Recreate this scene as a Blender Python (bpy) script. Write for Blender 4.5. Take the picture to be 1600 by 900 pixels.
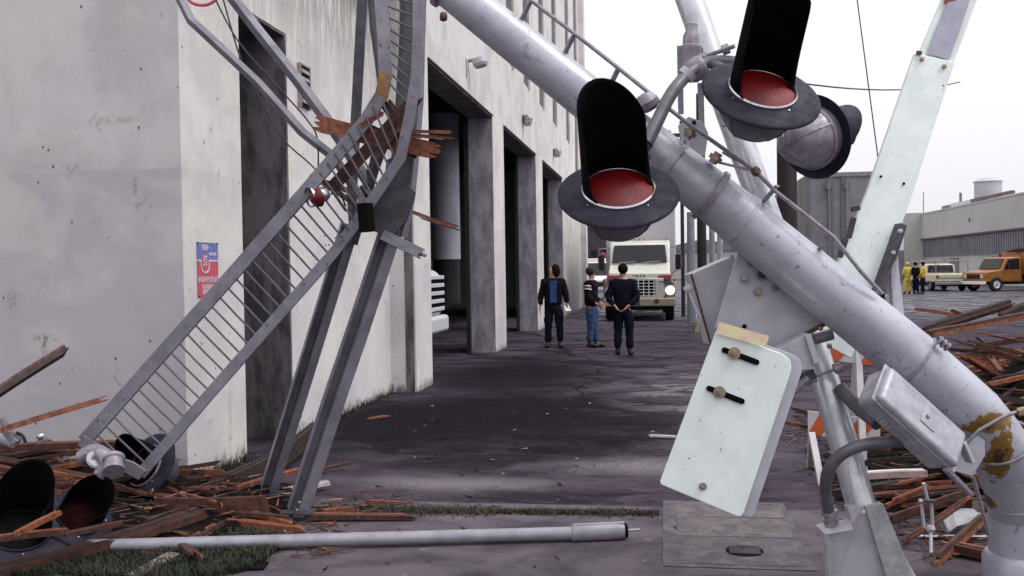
import bpy, bmesh, math, random
from math import pi, sin, cos, tan, radians, sqrt, atan2
from mathutils import Vector, Matrix, noise
C = bpy.context.scene
for o in list(bpy.data.objects): bpy.data.objects.remove(o)
COL = C.collection
random.seed(7)
R_ = random.random
def U(a, b): return random.uniform(a, b)

# ------------------------------------------------------------------ camera, sky, sun, exposure
F = 1500.0
CAMH = 1.7
cam_d = bpy.data.cameras.new('camera'); cam = bpy.data.objects.new('camera', cam_d); COL.objects.link(cam)
cam_d.sensor_width = 36; cam_d.lens = 36 * F / 1600; cam_d.clip_end = 3000; cam_d.clip_start = 0.05
RM = Matrix.Rotation(radians(8.94), 4, 'Z') @ Matrix.Rotation(pi/2 - radians(1.05), 4, 'X') @ Matrix.Rotation(radians(-0.9), 4, 'Z')
cam.matrix_world = Matrix.Translation((0, 0, CAMH)) @ RM
C.camera = cam
R3 = RM.to_3x3()
CP = Vector((0, 0, CAMH))

w = bpy.data.worlds.new('World'); C.world = w; w.use_nodes = True
nt = w.node_tree; nt.nodes.clear()
SUN_EL, SUN_AZ = 58, 100     # azimuth measured clockwise from +Y (down the street)
sky = nt.nodes.new('ShaderNodeTexSky'); sky.sky_type = 'NISHITA'; sky.sun_disc = False
sky.sun_elevation = radians(SUN_EL); sky.sun_rotation = radians(SUN_AZ)
sky.air_density = 1.0; sky.dust_density = 6.0
bw = nt.nodes.new('ShaderNodeRGBToBW'); mx = nt.nodes.new('ShaderNodeMix'); mx.data_type = 'RGBA'
mx.inputs[0].default_value = 0.10
tint = nt.nodes.new('ShaderNodeMix'); tint.data_type = 'RGBA'; tint.blend_type = 'MULTIPLY'; tint.inputs[0].default_value = 1.0
# an overcast: the sky's own brightness mixed to an even cloud layer
cl = nt.nodes.new('ShaderNodeMix'); cl.data_type = 'RGBA'; cl.inputs[0].default_value = 0.75
cl.inputs[7].default_value = (10.0, 9.85, 10.3, 1)
bg = nt.nodes.new('ShaderNodeBackground'); bg.inputs[1].default_value = 0.11
out = nt.nodes.new('ShaderNodeOutputWorld')
L = nt.links.new
L(sky.outputs[0], bw.inputs[0]); L(bw.outputs[0], mx.inputs[6]); L(sky.outputs[0], mx.inputs[7])
L(mx.outputs[2], tint.inputs[6]); tint.inputs[7].default_value = (1.0, 0.96, 1.04, 1)
# cloud cover is brightest overhead
tc = nt.nodes.new('ShaderNodeTexCoord'); sp_ = nt.nodes.new('ShaderNodeSeparateXYZ'); mr = nt.nodes.new('ShaderNodeMapRange')
L(tc.outputs['Generated'], sp_.inputs[0]); L(sp_.outputs[2], mr.inputs[0]); mr.inputs[1].default_value = 0.0; mr.inputs[2].default_value = 1.0; mr.inputs[3].default_value = 0.92; mr.inputs[4].default_value = 1.75
vm = nt.nodes.new('ShaderNodeVectorMath'); vm.operation = 'SCALE'
L(tint.outputs[2], cl.inputs[6]); L(cl.outputs[2], vm.inputs[0]); L(mr.outputs[0], vm.inputs['Scale']); L(vm.outputs[0], bg.inputs[0]); L(bg.outputs[0], out.inputs[0])

sl = bpy.data.lights.new('sun', 'SUN'); sl.energy = 1.2; sl.angle = radians(16); sl.color = (1.0, 0.97, 0.93)
so = bpy.data.objects.new('sun', sl); COL.objects.link(so)
az = radians(SUN_AZ); el = radians(SUN_EL)
sd = Vector((sin(az)*cos(el), cos(az)*cos(el), sin(el)))
so.rotation_euler = (-sd).to_track_quat('-Z', 'Y').to_euler(); so.location = sd * 60
C.view_settings.view_transform = 'Standard'; C.view_settings.look = 'None'
C.view_settings.exposure = 0.12; C.view_settings.gamma = 1.0

# ------------------------------------------------------------------ measuring helpers
def ray(x, y): return R3 @ Vector(((x-800)/F, -(y-450)/F, -1))
def D(x, y, d): return CP + ray(x, y) * d                     # a point seen at (x,y) at depth d
def G(x, y, h=0.0): r = ray(x, y); return CP + r * ((h-CAMH)/r.z)  # a point at height h
def VX(x, y, v): r = ray(x, y); return CP + r * (v / r.x)
def CV(a, b, c): return R3 @ Vector((a, b, c))                # camera right, up, toward
def PX(n, d): return n * d / F

# ------------------------------------------------------------------ materials
class NT:
    def __init__(s, name):
        s.m = bpy.data.materials.new(name); s.m.use_nodes = True
        s.t = s.m.node_tree; s.b = s.t.nodes['Principled BSDF']
        s.geo = s.t.nodes.new('ShaderNodeNewGeometry'); s.tc = s.t.nodes.new('ShaderNodeTexCoord')
    def L(s, a, b): s.t.links.new(a, b)
    def sc(s, v, k):
        n = s.t.nodes.new('ShaderNodeVectorMath'); n.operation = 'MULTIPLY'; s.L(v, n.inputs[0]); n.inputs[1].default_value = k; return n.outputs[0]
    def pos(s, k=(1, 1, 1)): return s.sc(s.geo.outputs['Position'], k)
    def obj(s, k=(1, 1, 1)): return s.sc(s.tc.outputs['Object'], k)
    def noise(s, v, scale=1, detail=5, rough=0.55, dist=0):
        n = s.t.nodes.new('ShaderNodeTexNoise'); s.L(v, n.inputs['Vector']); n.inputs['Scale'].default_value = scale
        n.inputs['Detail'].default_value = detail; n.inputs['Roughness'].default_value = rough; n.inputs['Distortion'].default_value = dist
        return n.outputs[0]
    def ramp(s, v, a, b, lo=0., hi=1.):
        n = s.t.nodes.new('ShaderNodeMapRange'); n.interpolation_type = 'SMOOTHSTEP'; s.L(v, n.inputs[0])
        n.inputs[1].default_value = a; n.inputs[2].default_value = b; n.inputs[3].default_value = lo; n.inputs[4].default_value = hi; return n.outputs[0]
    def math(s, op, a, b=None):
        n = s.t.nodes.new('ShaderNodeMath'); n.operation = op
        for i, q in enumerate((a, b)):
            if q is None: continue
            if isinstance(q, (int, float)): n.inputs[i].default_value = q
            else: s.L(q, n.inputs[i])
        return n.outputs[0]
    def mix(s, f, a, b):
        n = s.t.nodes.new('ShaderNodeMix'); n.data_type = 'RGBA'
        for i, q in ((0, f), (6, a), (7, b)):
            if isinstance(q, (int, float)): n.inputs[i].default_value = q
            elif isinstance(q, (tuple, list)): n.inputs[i].default_value = (*q, 1) if len(q) == 3 else q
            else: s.L(q, n.inputs[i])
        return n.outputs[2]
    def xyz(s, v):
        n = s.t.nodes.new('ShaderNodeSeparateXYZ'); s.L(v, n.inputs[0]); return n.outputs
    def blob(s, c, r, soft=1.0, wob=0.0):
        """1 inside an ellipsoid round c with radii r, fading to 0 at its edge"""
        a = s.t.nodes.new('ShaderNodeVectorMath'); a.operation = 'SUBTRACT'; s.L(s.geo.outputs['Position'], a.inputs[0]); a.inputs[1].default_value = c
        b = s.sc(a.outputs[0], tuple(1/x for x in r))
        l = s.t.nodes.new('ShaderNodeVectorMath'); l.operation = 'LENGTH'; s.L(b, l.inputs[0]); v = l.outputs['Value']
        if wob: v = s.math('ADD', v, s.math('MULTIPLY', s.math('SUBTRACT', s.noise(s.pos(), 6/max(r)), 0.5), wob))
        return s.ramp(v, 1-soft, 1, 1, 0)
    def done(s, col, rough=0.6, metal=0.0, bump=None, bs=0.3, bd=0.01, spec=None, coat=0):
        for k, q in (('Base Color', col), ('Roughness', rough), ('Metallic', metal)):
            if isinstance(q, (int, float)): s.b.inputs[k].default_value = q
            elif isinstance(q, (tuple, list)): s.b.inputs[k].default_value = (*q, 1)
            else: s.L(q, s.b.inputs[k])
        if spec is not None: s.b.inputs['Specular IOR Level'].default_value = spec
        if coat: s.b.inputs['Coat Weight'].default_value = coat; s.b.inputs['Coat Roughness'].default_value = 0.1
        if bump is not None:
            n = s.t.nodes.new('ShaderNodeBump'); n.inputs['Strength'].default_value = bs; n.inputs['Distance'].default_value = bd
            s.L(bump, n.inputs['Height']); s.L(n.outputs[0], s.b.inputs['Normal'])
        return s.m
M = {}
def paint(name, c, c2=None, scale=8, rough=0.5, metal=0.0, chip=None, chipn=0.68, bs=0.15, coat=0, streak=None, spec=None):
    n = NT(name); c2 = c2 or tuple(x*0.75 for x in c)
    v = n.pos(streak) if streak else n.pos()
    a = n.noise(v, scale, 6, 0.6); b = n.noise(n.pos(), scale*9, 3)
    col = n.mix(n.ramp(a, 0.35, 0.7), c, c2)
    if chip: col = n.mix(n.ramp(n.noise(n.pos(), scale*5, 5, 0.7, 0.6), chipn, chipn+0.02), col, chip)
    M[name] = n.done(col, n.ramp(a, 0.3, 0.7, rough-0.08, rough+0.12), metal, b, bs, 0.004, spec, coat)
    return M[name]
paint('grey_steel', (0.175, 0.167, 0.20), (0.11, 0.103, 0.13), 7, 0.5, 0.0, (0.07, 0.045, 0.04), 0.66)
paint('dark_steel', (0.05, 0.045, 0.06), (0.03, 0.027, 0.036), 9, 0.55, 0.0, (0.05, 0.03, 0.03), 0.66)
paint('rung_steel', (0.09, 0.08, 0.105), (0.06, 0.055, 0.07), 9, 0.5)
paint('bright_silver', (0.56, 0.57, 0.60), (0.42, 0.42, 0.46), 10, 0.30, 0.5, (0.25, 0.22, 0.22), 0.72, 0.2)
paint('box_silver', (0.35, 0.35, 0.39), (0.25, 0.25, 0.29), 14, 0.42, 0.15, (0.2, 0.17, 0.19), 0.70, 0.35)
paint('clamp_steel', (0.28, 0.26, 0.30), (0.19, 0.17, 0.20), 30, 0.45, 0.3)
paint('mint_paint', (0.70, 0.775, 0.75), (0.62, 0.69, 0.67), 7, 0.45, 0, (0.14, 0.11, 0.10), 0.665, 0.08)
paint('arm_white', (0.74, 0.81, 0.785), (0.64, 0.71, 0.69), 7, 0.5, 0, (0.14, 0.10, 0.10), 0.66, 0.08)
paint('lilac_plate', (0.44, 0.44, 0.485), (0.36, 0.355, 0.40), 6, 0.5, 0, (0.14, 0.12, 0.13), 0.71, 0.1)
paint('grey_sheeting', (0.36, 0.36, 0.44), (0.31, 0.31, 0.39), 10, 0.5)
paint('red_paint', (0.28, 0.02, 0.03), (0.22, 0.02, 0.03), 10, 0.5)
paint('black_paint', (0.0035, 0.004, 0.004), (0.006, 0.006, 0.0065), 10, 0.7, 0, None, 0.7, 0.05, spec=0.03)
paint('disc_black', (0.019, 0.017, 0.032), (0.013, 0.012, 0.023), 16, 0.6, 0, (0.10, 0.09, 0.11), 0.78, 0.1, spec=0.2)
paint('housing_grey', (0.11, 0.105, 0.125), (0.07, 0.065, 0.08), 8, 0.42, 0.1, (0.03, 0.03, 0.03), 0.72)
paint('chrome', (0.55, 0.55, 0.57), (0.4, 0.4, 0.42), 20, 0.25, 0.9)
paint('brass_bolt', (0.35, 0.27, 0.16), (0.22, 0.17, 0.11), 60, 0.4, 0.5)
paint('rusty_steel', (0.10, 0.05, 0.035), (0.06, 0.03, 0.025), 30, 0.7)
paint('wood_dark', (0.028, 0.014, 0.011), (0.012, 0.007, 0.006), 16, 0.75, 0, (0.16, 0.06, 0.03), 0.66, 0.5)
paint('wood_red', (0.080, 0.025, 0.015), (0.026, 0.010, 0.008), 18, 0.7, 0, (0.26, 0.09, 0.04), 0.66, 0.5)
paint('wood_orange', (0.23, 0.070, 0.026), (0.08, 0.026, 0.013), 22, 0.65, 0, (0.42, 0.18, 0.08), 0.68, 0.5)
paint('wood_grey', (0.36, 0.27, 0.25), (0.25, 0.18, 0.17), 18, 0.75, 0, (0.10, 0.05, 0.04), 0.68, 0.4)
paint('wood_white', (0.62, 0.60, 0.62), (0.45, 0.42, 0.44), 14, 0.6, 0, (0.25, 0.10, 0.05), 0.62, 0.4)
paint('debris_dark', (0.009, 0.006, 0.006), (0.004, 0.003, 0.003), 9, 0.95, 0, (0.05, 0.02, 0.013), 0.66, 0.8, spec=0.1)  # on the heap mounds this near-black carries the shade of gaps between boards
paint('denim', (0.028, 0.045, 0.10), (0.018, 0.03, 0.07), 9, 0.95, bs=0.9, spec=0.05)
paint('denim_light', (0.055, 0.085, 0.17), (0.035, 0.055, 0.12), 9, 0.95, bs=0.9, spec=0.05)
paint('navy_cloth', (0.010, 0.011, 0.022), (0.007, 0.008, 0.016), 9, 0.95, bs=0.9, spec=0.05)
paint('black_cloth', (0.010, 0.007, 0.010), (0.015, 0.010, 0.014), 9, 0.95, bs=0.9, spec=0.05)
paint('blue_shirt', (0.04, 0.075, 0.20), (0.03, 0.055, 0.15), 9, 0.95, bs=0.9, spec=0.05)
paint('skin', (0.42, 0.22, 0.16), (0.36, 0.18, 0.13), 20, 0.6)
paint('hair_brown', (0.022, 0.010, 0.006), (0.009, 0.005, 0.004), 60, 0.95, spec=0.05)
paint('hair_black', (0.005, 0.004, 0.005), (0.008, 0.006, 0.006), 60, 0.9, spec=0.1)
paint('cap_green', (0.02, 0.028, 0.018), (0.014, 0.02, 0.014), 30, 0.9)
paint('shoe_black', (0.012, 0.01, 0.01), None, 30, 0.5)
paint('yellow_slicker', (0.55, 0.42, 0.05), (0.45, 0.33, 0.04), 10, 0.5)
paint('white_plain', (0.75, 0.75, 0.75), (0.68, 0.68, 0.68), 10, 0.5)
paint('truck_cream', (0.64, 0.64, 0.56), (0.56, 0.56, 0.49), 4, 0.35, coat=0.3)
paint('truck_beige', (0.34, 0.30, 0.23), (0.28, 0.25, 0.19), 4, 0.4, coat=0.2)
paint('box_grey', (0.52, 0.52, 0.55), (0.46, 0.46, 0.49), 2, 0.5)
paint('trailer_grey', (0.25, 0.24, 0.265), (0.18, 0.17, 0.19), 1.6, 0.6, 0, (0.14, 0.12, 0.13), 0.66)
paint('tyre', (0.010, 0.010, 0.011), None, 20, 0.8)
paint('car_glass', (0.006, 0.006, 0.009), (0.012, 0.012, 0.016), 2, 0.10, spec=0.35)
paint('pickup_cream', (0.52, 0.50, 0.36), (0.45, 0.43, 0.31), 4, 0.4)
paint('pickup_orange', (0.36, 0.14, 0.03), (0.22, 0.085, 0.02), 4, 0.4)
paint('barricade_orange', (0.55, 0.10, 0.02), (0.45, 0.08, 0.02), 10, 0.5)
paint('barricade_white', (0.58, 0.57, 0.58), (0.46, 0.45, 0.46), 8, 0.55, 0, (0.15, 0.12, 0.12), 0.68)
paint('far_wall', (0.44, 0.435, 0.42), (0.39, 0.385, 0.375), 0.3, 0.8)
paint('corrugated', (0.17, 0.155, 0.18), (0.13, 0.12, 0.14), 0.7, 0.6)
paint('far_trim', (0.16, 0.09, 0.09), None, 1, 0.8)
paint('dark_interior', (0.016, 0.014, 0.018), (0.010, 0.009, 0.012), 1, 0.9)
paint('duct_white', (0.42, 0.42, 0.47), (0.34, 0.34, 0.39), 3, 0.5)
paint('pole_wood', (0.030, 0.022, 0.024), (0.018, 0.014, 0.016), 6, 0.85, streak=(1, 1, 0.1))
paint('pole_silver', (0.30, 0.29, 0.33), (0.22, 0.21, 0.25), 4, 0.5)
paint('brick_far', (0.06, 0.045, 0.055), None, 1, 0.9)
paint('sign_red', (0.52, 0.075, 0.11), (0.44, 0.07, 0.10), 30, 0.5)
paint('sign_blue', (0.14, 0.16, 0.40), (0.11, 0.13, 0.33), 30, 0.5)
paint('sign_white', (0.62, 0.60, 0.66), None, 30, 0.5)
paint('sticker', (0.66, 0.60, 0.34), (0.62, 0.40, 0.40), 14, 0.5, 0, (0.7, 0.68, 0.6), 0.6)
paint('lamp_glass', (0.55, 0.55, 0.58), (0.4, 0.4, 0.43), 20, 0.3)
paint('cable', (0.01, 0.009, 0.011), None, 20, 0.5)
paint('pipe_white', (0.30, 0.30, 0.34), (0.22, 0.215, 0.25), 9, 0.35, 0.1, (0.12, 0.10, 0.11), 0.69)
paint('concrete_chunk', (0.40, 0.40, 0.42), (0.28, 0.28, 0.30), 16, 0.85, bs=0.8)
paint('blue_plate', (0.05, 0.06, 0.12), None, 10, 0.5)
paint('amber', (0.5, 0.12, 0.02), None, 10, 0.3)
# lens: ribbed red glass
n = NT('red_lens'); v = n.obj()
wv = n.t.nodes.new('ShaderNodeTexVoronoi'); n.L(n.geo.outputs['Position'], wv.inputs['Vector']); wv.inputs['Scale'].default_value = 210
M['red_lens'] = n.done(n.mix(n.ramp(n.noise(n.pos(), 5, 1), 0.35, 0.65), (0.19, 0.003, 0.006), (0.10, 0.001, 0.003)), 0.42, 0.0, wv.outputs['Distance'], 0.5, 0.003, 0.4, 0.0)
paint('shaded_lens', (0.014, 0.002, 0.002), (0.006, 0.001, 0.002), 14, 0.8, spec=0.05)  # darker copy of the red lens: hood shade put into its colour
M_ = None
# lit headlight
n = NT('lit_lamp'); n.b.inputs['Emission Color'].default_value = (1, 0.93, 0.72, 1); n.b.inputs['Emission Strength'].default_value = 2.5
M['lit_lamp'] = n.done((0.8, 0.8, 0.7), 0.3)
# mast: silver-lilac paint, scuffs, mustard undercoat exposed at the crushed elbow
n = NT('mast_paint'); a = n.noise(n.pos(), 5, 6, 0.6)
col = n.mix(n.ramp(a, 0.35, 0.7), (0.425, 0.435, 0.49), (0.32, 0.33, 0.385))
col = n.mix(n.ramp(n.noise(n.pos((1, 1, 1.6)), 3.2, 7, 0.75, 0.7), 0.60, 0.64, 0, 0.55), col, (0.20, 0.195, 0.23))
fl = n.noise(n.pos(), 22, 6, 0.75, 0.4)
col = n.mix(n.ramp(fl, 0.62, 0.63, 0, 0.85), col, (0.14, 0.12, 0.14))
e1 = D(1530, 655, 4.85); e2 = D(1552, 700, 4.85); e3 = D(1575, 625, 4.85)
msk = n.math('MAXIMUM', n.math('MAXIMUM', n.blob(e1, (.22, .3, .11), 0.95, .5), n.blob(e2, (.11, .3, .24), 0.95, .5)), n.blob(D(1515, 640, 4.85), (.12, .12, .12), 0.9))
msk = n.math('MAXIMUM', msk, n.blob(D(1548, 780, 5.0), (.13, .13, .07), 0.9))
pn = n.math('ADD', n.math('MULTIPLY', n.noise(n.pos(), 13, 8, 0.8, 0.8), 0.62), n.math('MULTIPLY', n.noise(n.pos(), 34, 5, 0.8, 0.6), 0.38))
k1 = n.math('ADD', n.math('MULTIPLY', msk, 0.62), n.math('MULTIPLY', pn, 1.15))
col = n.mix(n.ramp(k1, 0.785, 0.80), col, (0.19, 0.11, 0.02))
col = n.mix(n.ramp(n.math('ADD', k1, n.math('MULTIPLY', n.noise(n.pos(), 45, 4), 0.35)), 1.15, 1.18), col, (0.05, 0.025, 0.02))
M['mast_paint'] = n.done(col, n.ramp(a, 0.3, 0.7, 0.30, 0.48), 0.3, n.math('ADD', fl, n.math('MULTIPLY', k1, 0.5)), 0.12, 0.006)
# tower steel with mustard rust at its folded joints
n = NT('bent_steel'); a = n.noise(n.pos(), 7, 6, 0.6)
col = n.mix(n.ramp(a, 0.35, 0.7), (0.18, 0.172, 0.205), (0.12, 0.112, 0.14))
fl = n.noise(n.pos(), 26, 6, 0.75, 0.4)
col = n.mix(n.ramp(fl, 0.60, 0.615), col, (0.06, 0.04, 0.045))
msk = None
for p, r in (((592, 128), .17), ((575, 165), .12), ((455, 324), .06), ((524, 388), .09), ((545, 360), .09), ((597, 95), .08)):
    b_ = n.blob(D(p[0], p[1], 6.3), (r*1.4, r*3, r*1.4), 0.9); msk = b_ if msk is None else n.math('MAXIMUM', msk, b_)
pn = n.noise(n.pos(), 18, 6, 0.7, 0.5)
k1 = n.math('ADD', n.math('MULTIPLY', msk, 0.5), pn)
col = n.mix(n.ramp(k1, 0.80, 0.84), col, (0.22, 0.10, 0.02)); col = n.mix(n.ramp(k1, 0.93, 0.96), col, (0.33, 0.17, 0.02))
M['bent_steel'] = n.done(col, 0.5, 0.05, fl, 0.15, 0.004)
# painted concrete wall
def wall_mat(name, base, frontal):
    n = NT(name)
    p = n.xyz(n.geo.outputs['Position'])
    a = n.noise(n.pos(), 1.1, 7, 0.62, 0.3); b = n.noise(n.pos(), 5, 6, 0.6)
    col = n.mix(n.ramp(a, 0.40, 0.62), tuple(x*1.05 for x in base), tuple(x*0.84 for x in base))
    # repainted lower band, its upper edge slightly uneven
    e = n.math('ADD', p[2], n.math('MULTIPLY', n.noise(n.pos((2, 2, 2)), 2, 2), 0.05))
    band = n.ramp(e, 2.585, 2.60, 1, 0)
    col = n.mix(n.math('MULTIPLY', band, 0.75 if frontal else 0.4), col, (base[0]*0.78, base[1]*0.77, base[2]*0.84))
    # paler roller patches
    pt = n.ramp(n.noise(n.pos((1, 1, 1.3)), 0.9, 7, 0.62, 0.3), 0.47, 0.66)
    col = n.mix(n.math('MULTIPLY', pt, 0.55), col, (base[0]*1.10, base[1]*1.14, base[2]*1.02))
    # hairline grime, scrapes and small chips
    s1 = n.noise(n.pos(), 3.2, 8, 0.75, 1.4)
    col = n.mix(n.ramp(s1, 0.60, 0.68, 0, 0.45), col, (0.20, 0.16, 0.18))
    vo = n.t.nodes.new('ShaderNodeTexVoronoi'); vo.inputs['Scale'].default_value = 6.0; n.L(n.pos((1, 1, .7)), vo.inputs['Vector'])
    sp = n.math('ADD', vo.outputs['Distance'], n.math('MULTIPLY', n.noise(n.pos(), 60, 2), 0.05))
    col = n.mix(n.ramp(sp, 0.075, 0.092, 0.9, 0), col, (0.05, 0.035, 0.04))
    s2 = n.noise(n.pos((9, 9, 1.2)), 1.5, 6, 0.7)
    wn = n.t.nodes.new('ShaderNodeTexNoise'); wn.inputs['Scale'].default_value = 3; n.L(n.geo.outputs['Position'], wn.inputs['Vector'])
    sc_ = n.noise(n.pos((2.2, 2.2, 5)), 5, 3, 0.8, 2.5)
    col = n.mix(n.ramp(sc_, 0.70, 0.715, 0, 0.85), col, (0.07, 0.05, 0.055))
    # grime washed down from the top and splashed up at the foot
    if not frontal:
        hi = n.ramp(p[2], 3.4, 5.6); reg = n.ramp(p[1], 14.2, 12.8)
        k = n.math('MULTIPLY', n.math('MULTIPLY', hi, reg), n.ramp(s2, 0.33, 0.58))
        col = n.mix(n.math('MULTIPLY', k, 0.85), col, (0.07, 0.06, 0.075))
        k = n.ramp(n.noise(n.pos((7, 7, 0.5)), 1.2, 5, 0.65), 0.58, 0.74, 0, 0.3)
        col = n.mix(k, col, (0.22, 0.19, 0.20))
    if frontal:   # a few scrapes and a rusty fixing stain of their own shape
        for (px, py), rr, k_ in (((70, 528), (.17, .5, .05), 1.0), ((70, 545), (.05, .5, .16), .7), ((175, 188), (.35, .5, .05), .5), ((150, 346), (.07, .5, .05), .6), ((211, 290), (.04, .5, .10), .8), ((110, 265), (.15, .5, .09), .45), ((20, 470), (.12, .5, .2), .5)):
            c_ = CP + ray(px, py)*(7.24/ray(px, py).y); b2 = n.math('MULTIPLY', n.blob(tuple(c_), rr, 1, .5), n.ramp(n.noise(n.pos((1, 1, 1)), 16, 7, 0.8, 1.0), 0.42, 0.60))
            col = n.mix(n.math('MULTIPLY', b2, k_), col, (0.10, 0.07, 0.07))
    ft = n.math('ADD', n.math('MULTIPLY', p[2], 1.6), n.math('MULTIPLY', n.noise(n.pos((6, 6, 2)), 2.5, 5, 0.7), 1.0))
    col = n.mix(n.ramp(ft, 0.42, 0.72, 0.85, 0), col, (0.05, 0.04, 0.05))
    M[name] = n.done(col, 0.75, 0, n.math('ADD', b, n.math('MULTIPLY', sp, 0.3)), 0.25, 0.012)
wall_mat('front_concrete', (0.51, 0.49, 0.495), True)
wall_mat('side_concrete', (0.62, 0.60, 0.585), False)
# jambs: a darker, mottled concrete than the side wall
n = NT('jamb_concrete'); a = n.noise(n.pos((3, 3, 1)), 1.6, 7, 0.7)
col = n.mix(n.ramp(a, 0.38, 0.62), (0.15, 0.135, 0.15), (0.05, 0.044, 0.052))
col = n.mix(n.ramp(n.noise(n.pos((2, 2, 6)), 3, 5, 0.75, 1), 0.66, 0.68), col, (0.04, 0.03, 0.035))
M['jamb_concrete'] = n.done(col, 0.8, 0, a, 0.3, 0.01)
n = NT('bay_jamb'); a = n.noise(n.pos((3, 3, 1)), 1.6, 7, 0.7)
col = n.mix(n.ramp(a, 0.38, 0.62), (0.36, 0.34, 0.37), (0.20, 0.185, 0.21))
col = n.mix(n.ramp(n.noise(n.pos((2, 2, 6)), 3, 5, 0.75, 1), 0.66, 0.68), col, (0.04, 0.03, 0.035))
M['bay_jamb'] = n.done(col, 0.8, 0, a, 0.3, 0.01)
# ground: old asphalt and concrete, damp, darker along the warehouse
n = NT('damp_ground'); P = n.pos()
p = n.xyz(n.geo.outputs['Position'])
big = n.noise(n.pos((0.5, 1, 1)), 0.55, 7, 0.6, 0.4)
strk = n.noise(n.pos((0.9, 1.5, 1)), 1.25, 9, 0.70, 0.5)
fine = n.noise(P, 26, 5, 0.7); grit = n.noise(P, 120, 2, 0.6)
col = n.mix(n.ramp(strk, 0.36, 0.66), (0.070, 0.053, 0.075), (0.014, 0.010, 0.018))
dark_area = n.math('MAXIMUM', n.blob((-1.9, 10.6, 0), (2.9, 3.2, 1), 0.5, 0.5), n.math('MULTIPLY', n.blob((-2.4, 15.5, 0), (2.0, 4.5, 1), .8, 0.4), 0.9))  # two soft-edged areas near the warehouse where the ground is darker
dark_area = n.math('MULTIPLY', dark_area, n.ramp(strk, 0.34, 0.66, 1, 0.6))
col = n.mix(n.math('MULTIPLY', dark_area, 0.88), col, (0.007, 0.005, 0.009))
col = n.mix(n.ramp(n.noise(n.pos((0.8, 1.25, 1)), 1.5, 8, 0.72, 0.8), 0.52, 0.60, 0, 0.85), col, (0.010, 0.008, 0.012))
wear = n.math('MULTIPLY', n.math('MAXIMUM', n.blob((-1.7, 7.5, 0), (1.3, 0.40, 1), 1, 0.6), n.blob((-0.2, 8.3, 0), (1.2, 0.55, 1), 1, 0.6)), n.ramp(fine, 0.35, 0.6, 0.45, 0.9))
col = n.mix(wear, col, (0.21, 0.195, 0.205))
slab = n.ramp(p[1], 6.86, 6.90, 1, 0)
slab = n.math('MULTIPLY', slab, n.ramp(p[0], 1.2, 1.9, 1, 0.35))
scol = n.mix(n.ramp(n.noise(P, 1.6, 8, 0.65, 0.4), 0.36, 0.68), (0.135, 0.115, 0.132), (0.055, 0.045, 0.056))
scol = n.mix(n.ramp(n.noise(n.pos((1, 2.5, 1)), 5, 7, 0.75, 1), 0.63, 0.68), scol, (0.26, 0.24, 0.25))
scol = n.mix(n.ramp(n.noise(n.pos((1, 2, 1)), 3.7, 7, 0.75, 1), 0.64, 0.67, 0, .8), scol, (0.02, 0.016, 0.018))
col = n.mix(slab, col, scol)
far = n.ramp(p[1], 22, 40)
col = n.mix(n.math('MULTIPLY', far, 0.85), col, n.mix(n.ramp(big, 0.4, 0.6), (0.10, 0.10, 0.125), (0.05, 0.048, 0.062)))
dry = n.math('SUBTRACT', 1.0, n.math('MULTIPLY', dark_area, .9))  # weight of the pale grit, low inside the dark areas
col = n.mix(n.math('MULTIPLY', dry, n.ramp(grit, 0.35, 0.7, 0, 0.25)), col, (0.11, 0.10, 0.11))
col = n.mix(n.math('MULTIPLY', dry, n.ramp(n.noise(n.pos((1, 1.3, 1)), 2.6, 8, 0.8, 1.2), 0.60, 0.66, 0, .6)), col, (0.13, 0.12, 0.135))
# dark specks of litter and tar
col = n.mix(n.ramp(n.noise(n.pos((1, 1.6, 1)), 9, 6, 0.8, 0.8), 0.70, 0.72), col, (0.012, 0.009, 0.01))
# a wandering crack
cr = n.t.nodes.new('ShaderNodeTexVoronoi'); cr.feature = 'DISTANCE_TO_EDGE'; cr.inputs['Scale'].default_value = 0.17
dst = n.t.nodes.new('ShaderNodeVectorMath'); dst.operation = 'ADD'
nz = n.t.nodes.new('ShaderNodeTexNoise'); nz.inputs['Scale'].default_value = 1.4; nz.inputs['Detail'].default_value = 6; n.L(P, nz.inputs['Vector'])
n.L(P, dst.inputs[0]); n.L(n.sc(nz.outputs['Color'], (1.6, 1.6, 0)), dst.inputs[1]); n.L(dst.outputs[0], cr.inputs['Vector'])
ck = n.math('MULTIPLY', n.ramp(cr.outputs['Distance'], 0.004, 0.011, 1, 0), n.ramp(p[1], 8, 12))
col = n.mix(n.math('MULTIPLY', ck, 0.9), col, (0.012, 0.01, 0.012))
wetn = n.ramp(n.noise(n.pos((0.8, 1.1, 1)), 1.2, 7, 0.65, 0.6), 0.48, 0.58)
wet = n.math('MAXIMUM', n.blob((0.7, 12.5, 0), (2.3, 6.0, 1), .8, 0.4), n.math('MULTIPLY', far, 0.9))
wet = n.math('MAXIMUM', wet, n.math('MULTIPLY', n.blob((-2.0, 8.6, 0), (2.5, 2.0, 1), 1, 0.5), .7))
wet = n.math('MULTIPLY', wet, n.ramp(wetn, 0.0, 1.0, 0.12, 1.0))
wet = n.math('MULTIPLY', wet, n.math('SUBTRACT', 1.0, n.math('MULTIPLY', dark_area, .85)))
col = n.mix(n.math('MULTIPLY', wet, 0.45), col, (0.012, 0.010, 0.015))
col = n.mix(n.math('MULTIPLY', dark_area, .7), col, (0.006, 0.004, 0.008))
rg = n.math('MAXIMUM', n.math('SUBTRACT', n.ramp(fine, 0.3, 0.7, 0.66, 0.9), n.math('MULTIPLY', wet, 0.52)), 0.2)
M['damp_ground'] = n.done(col, rg, 0, n.math('ADD', n.math('MULTIPLY', fine, 1), n.math('SUBTRACT', n.math('MULTIPLY', grit, 0.5), ck)), 0.5, 0.014)
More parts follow.
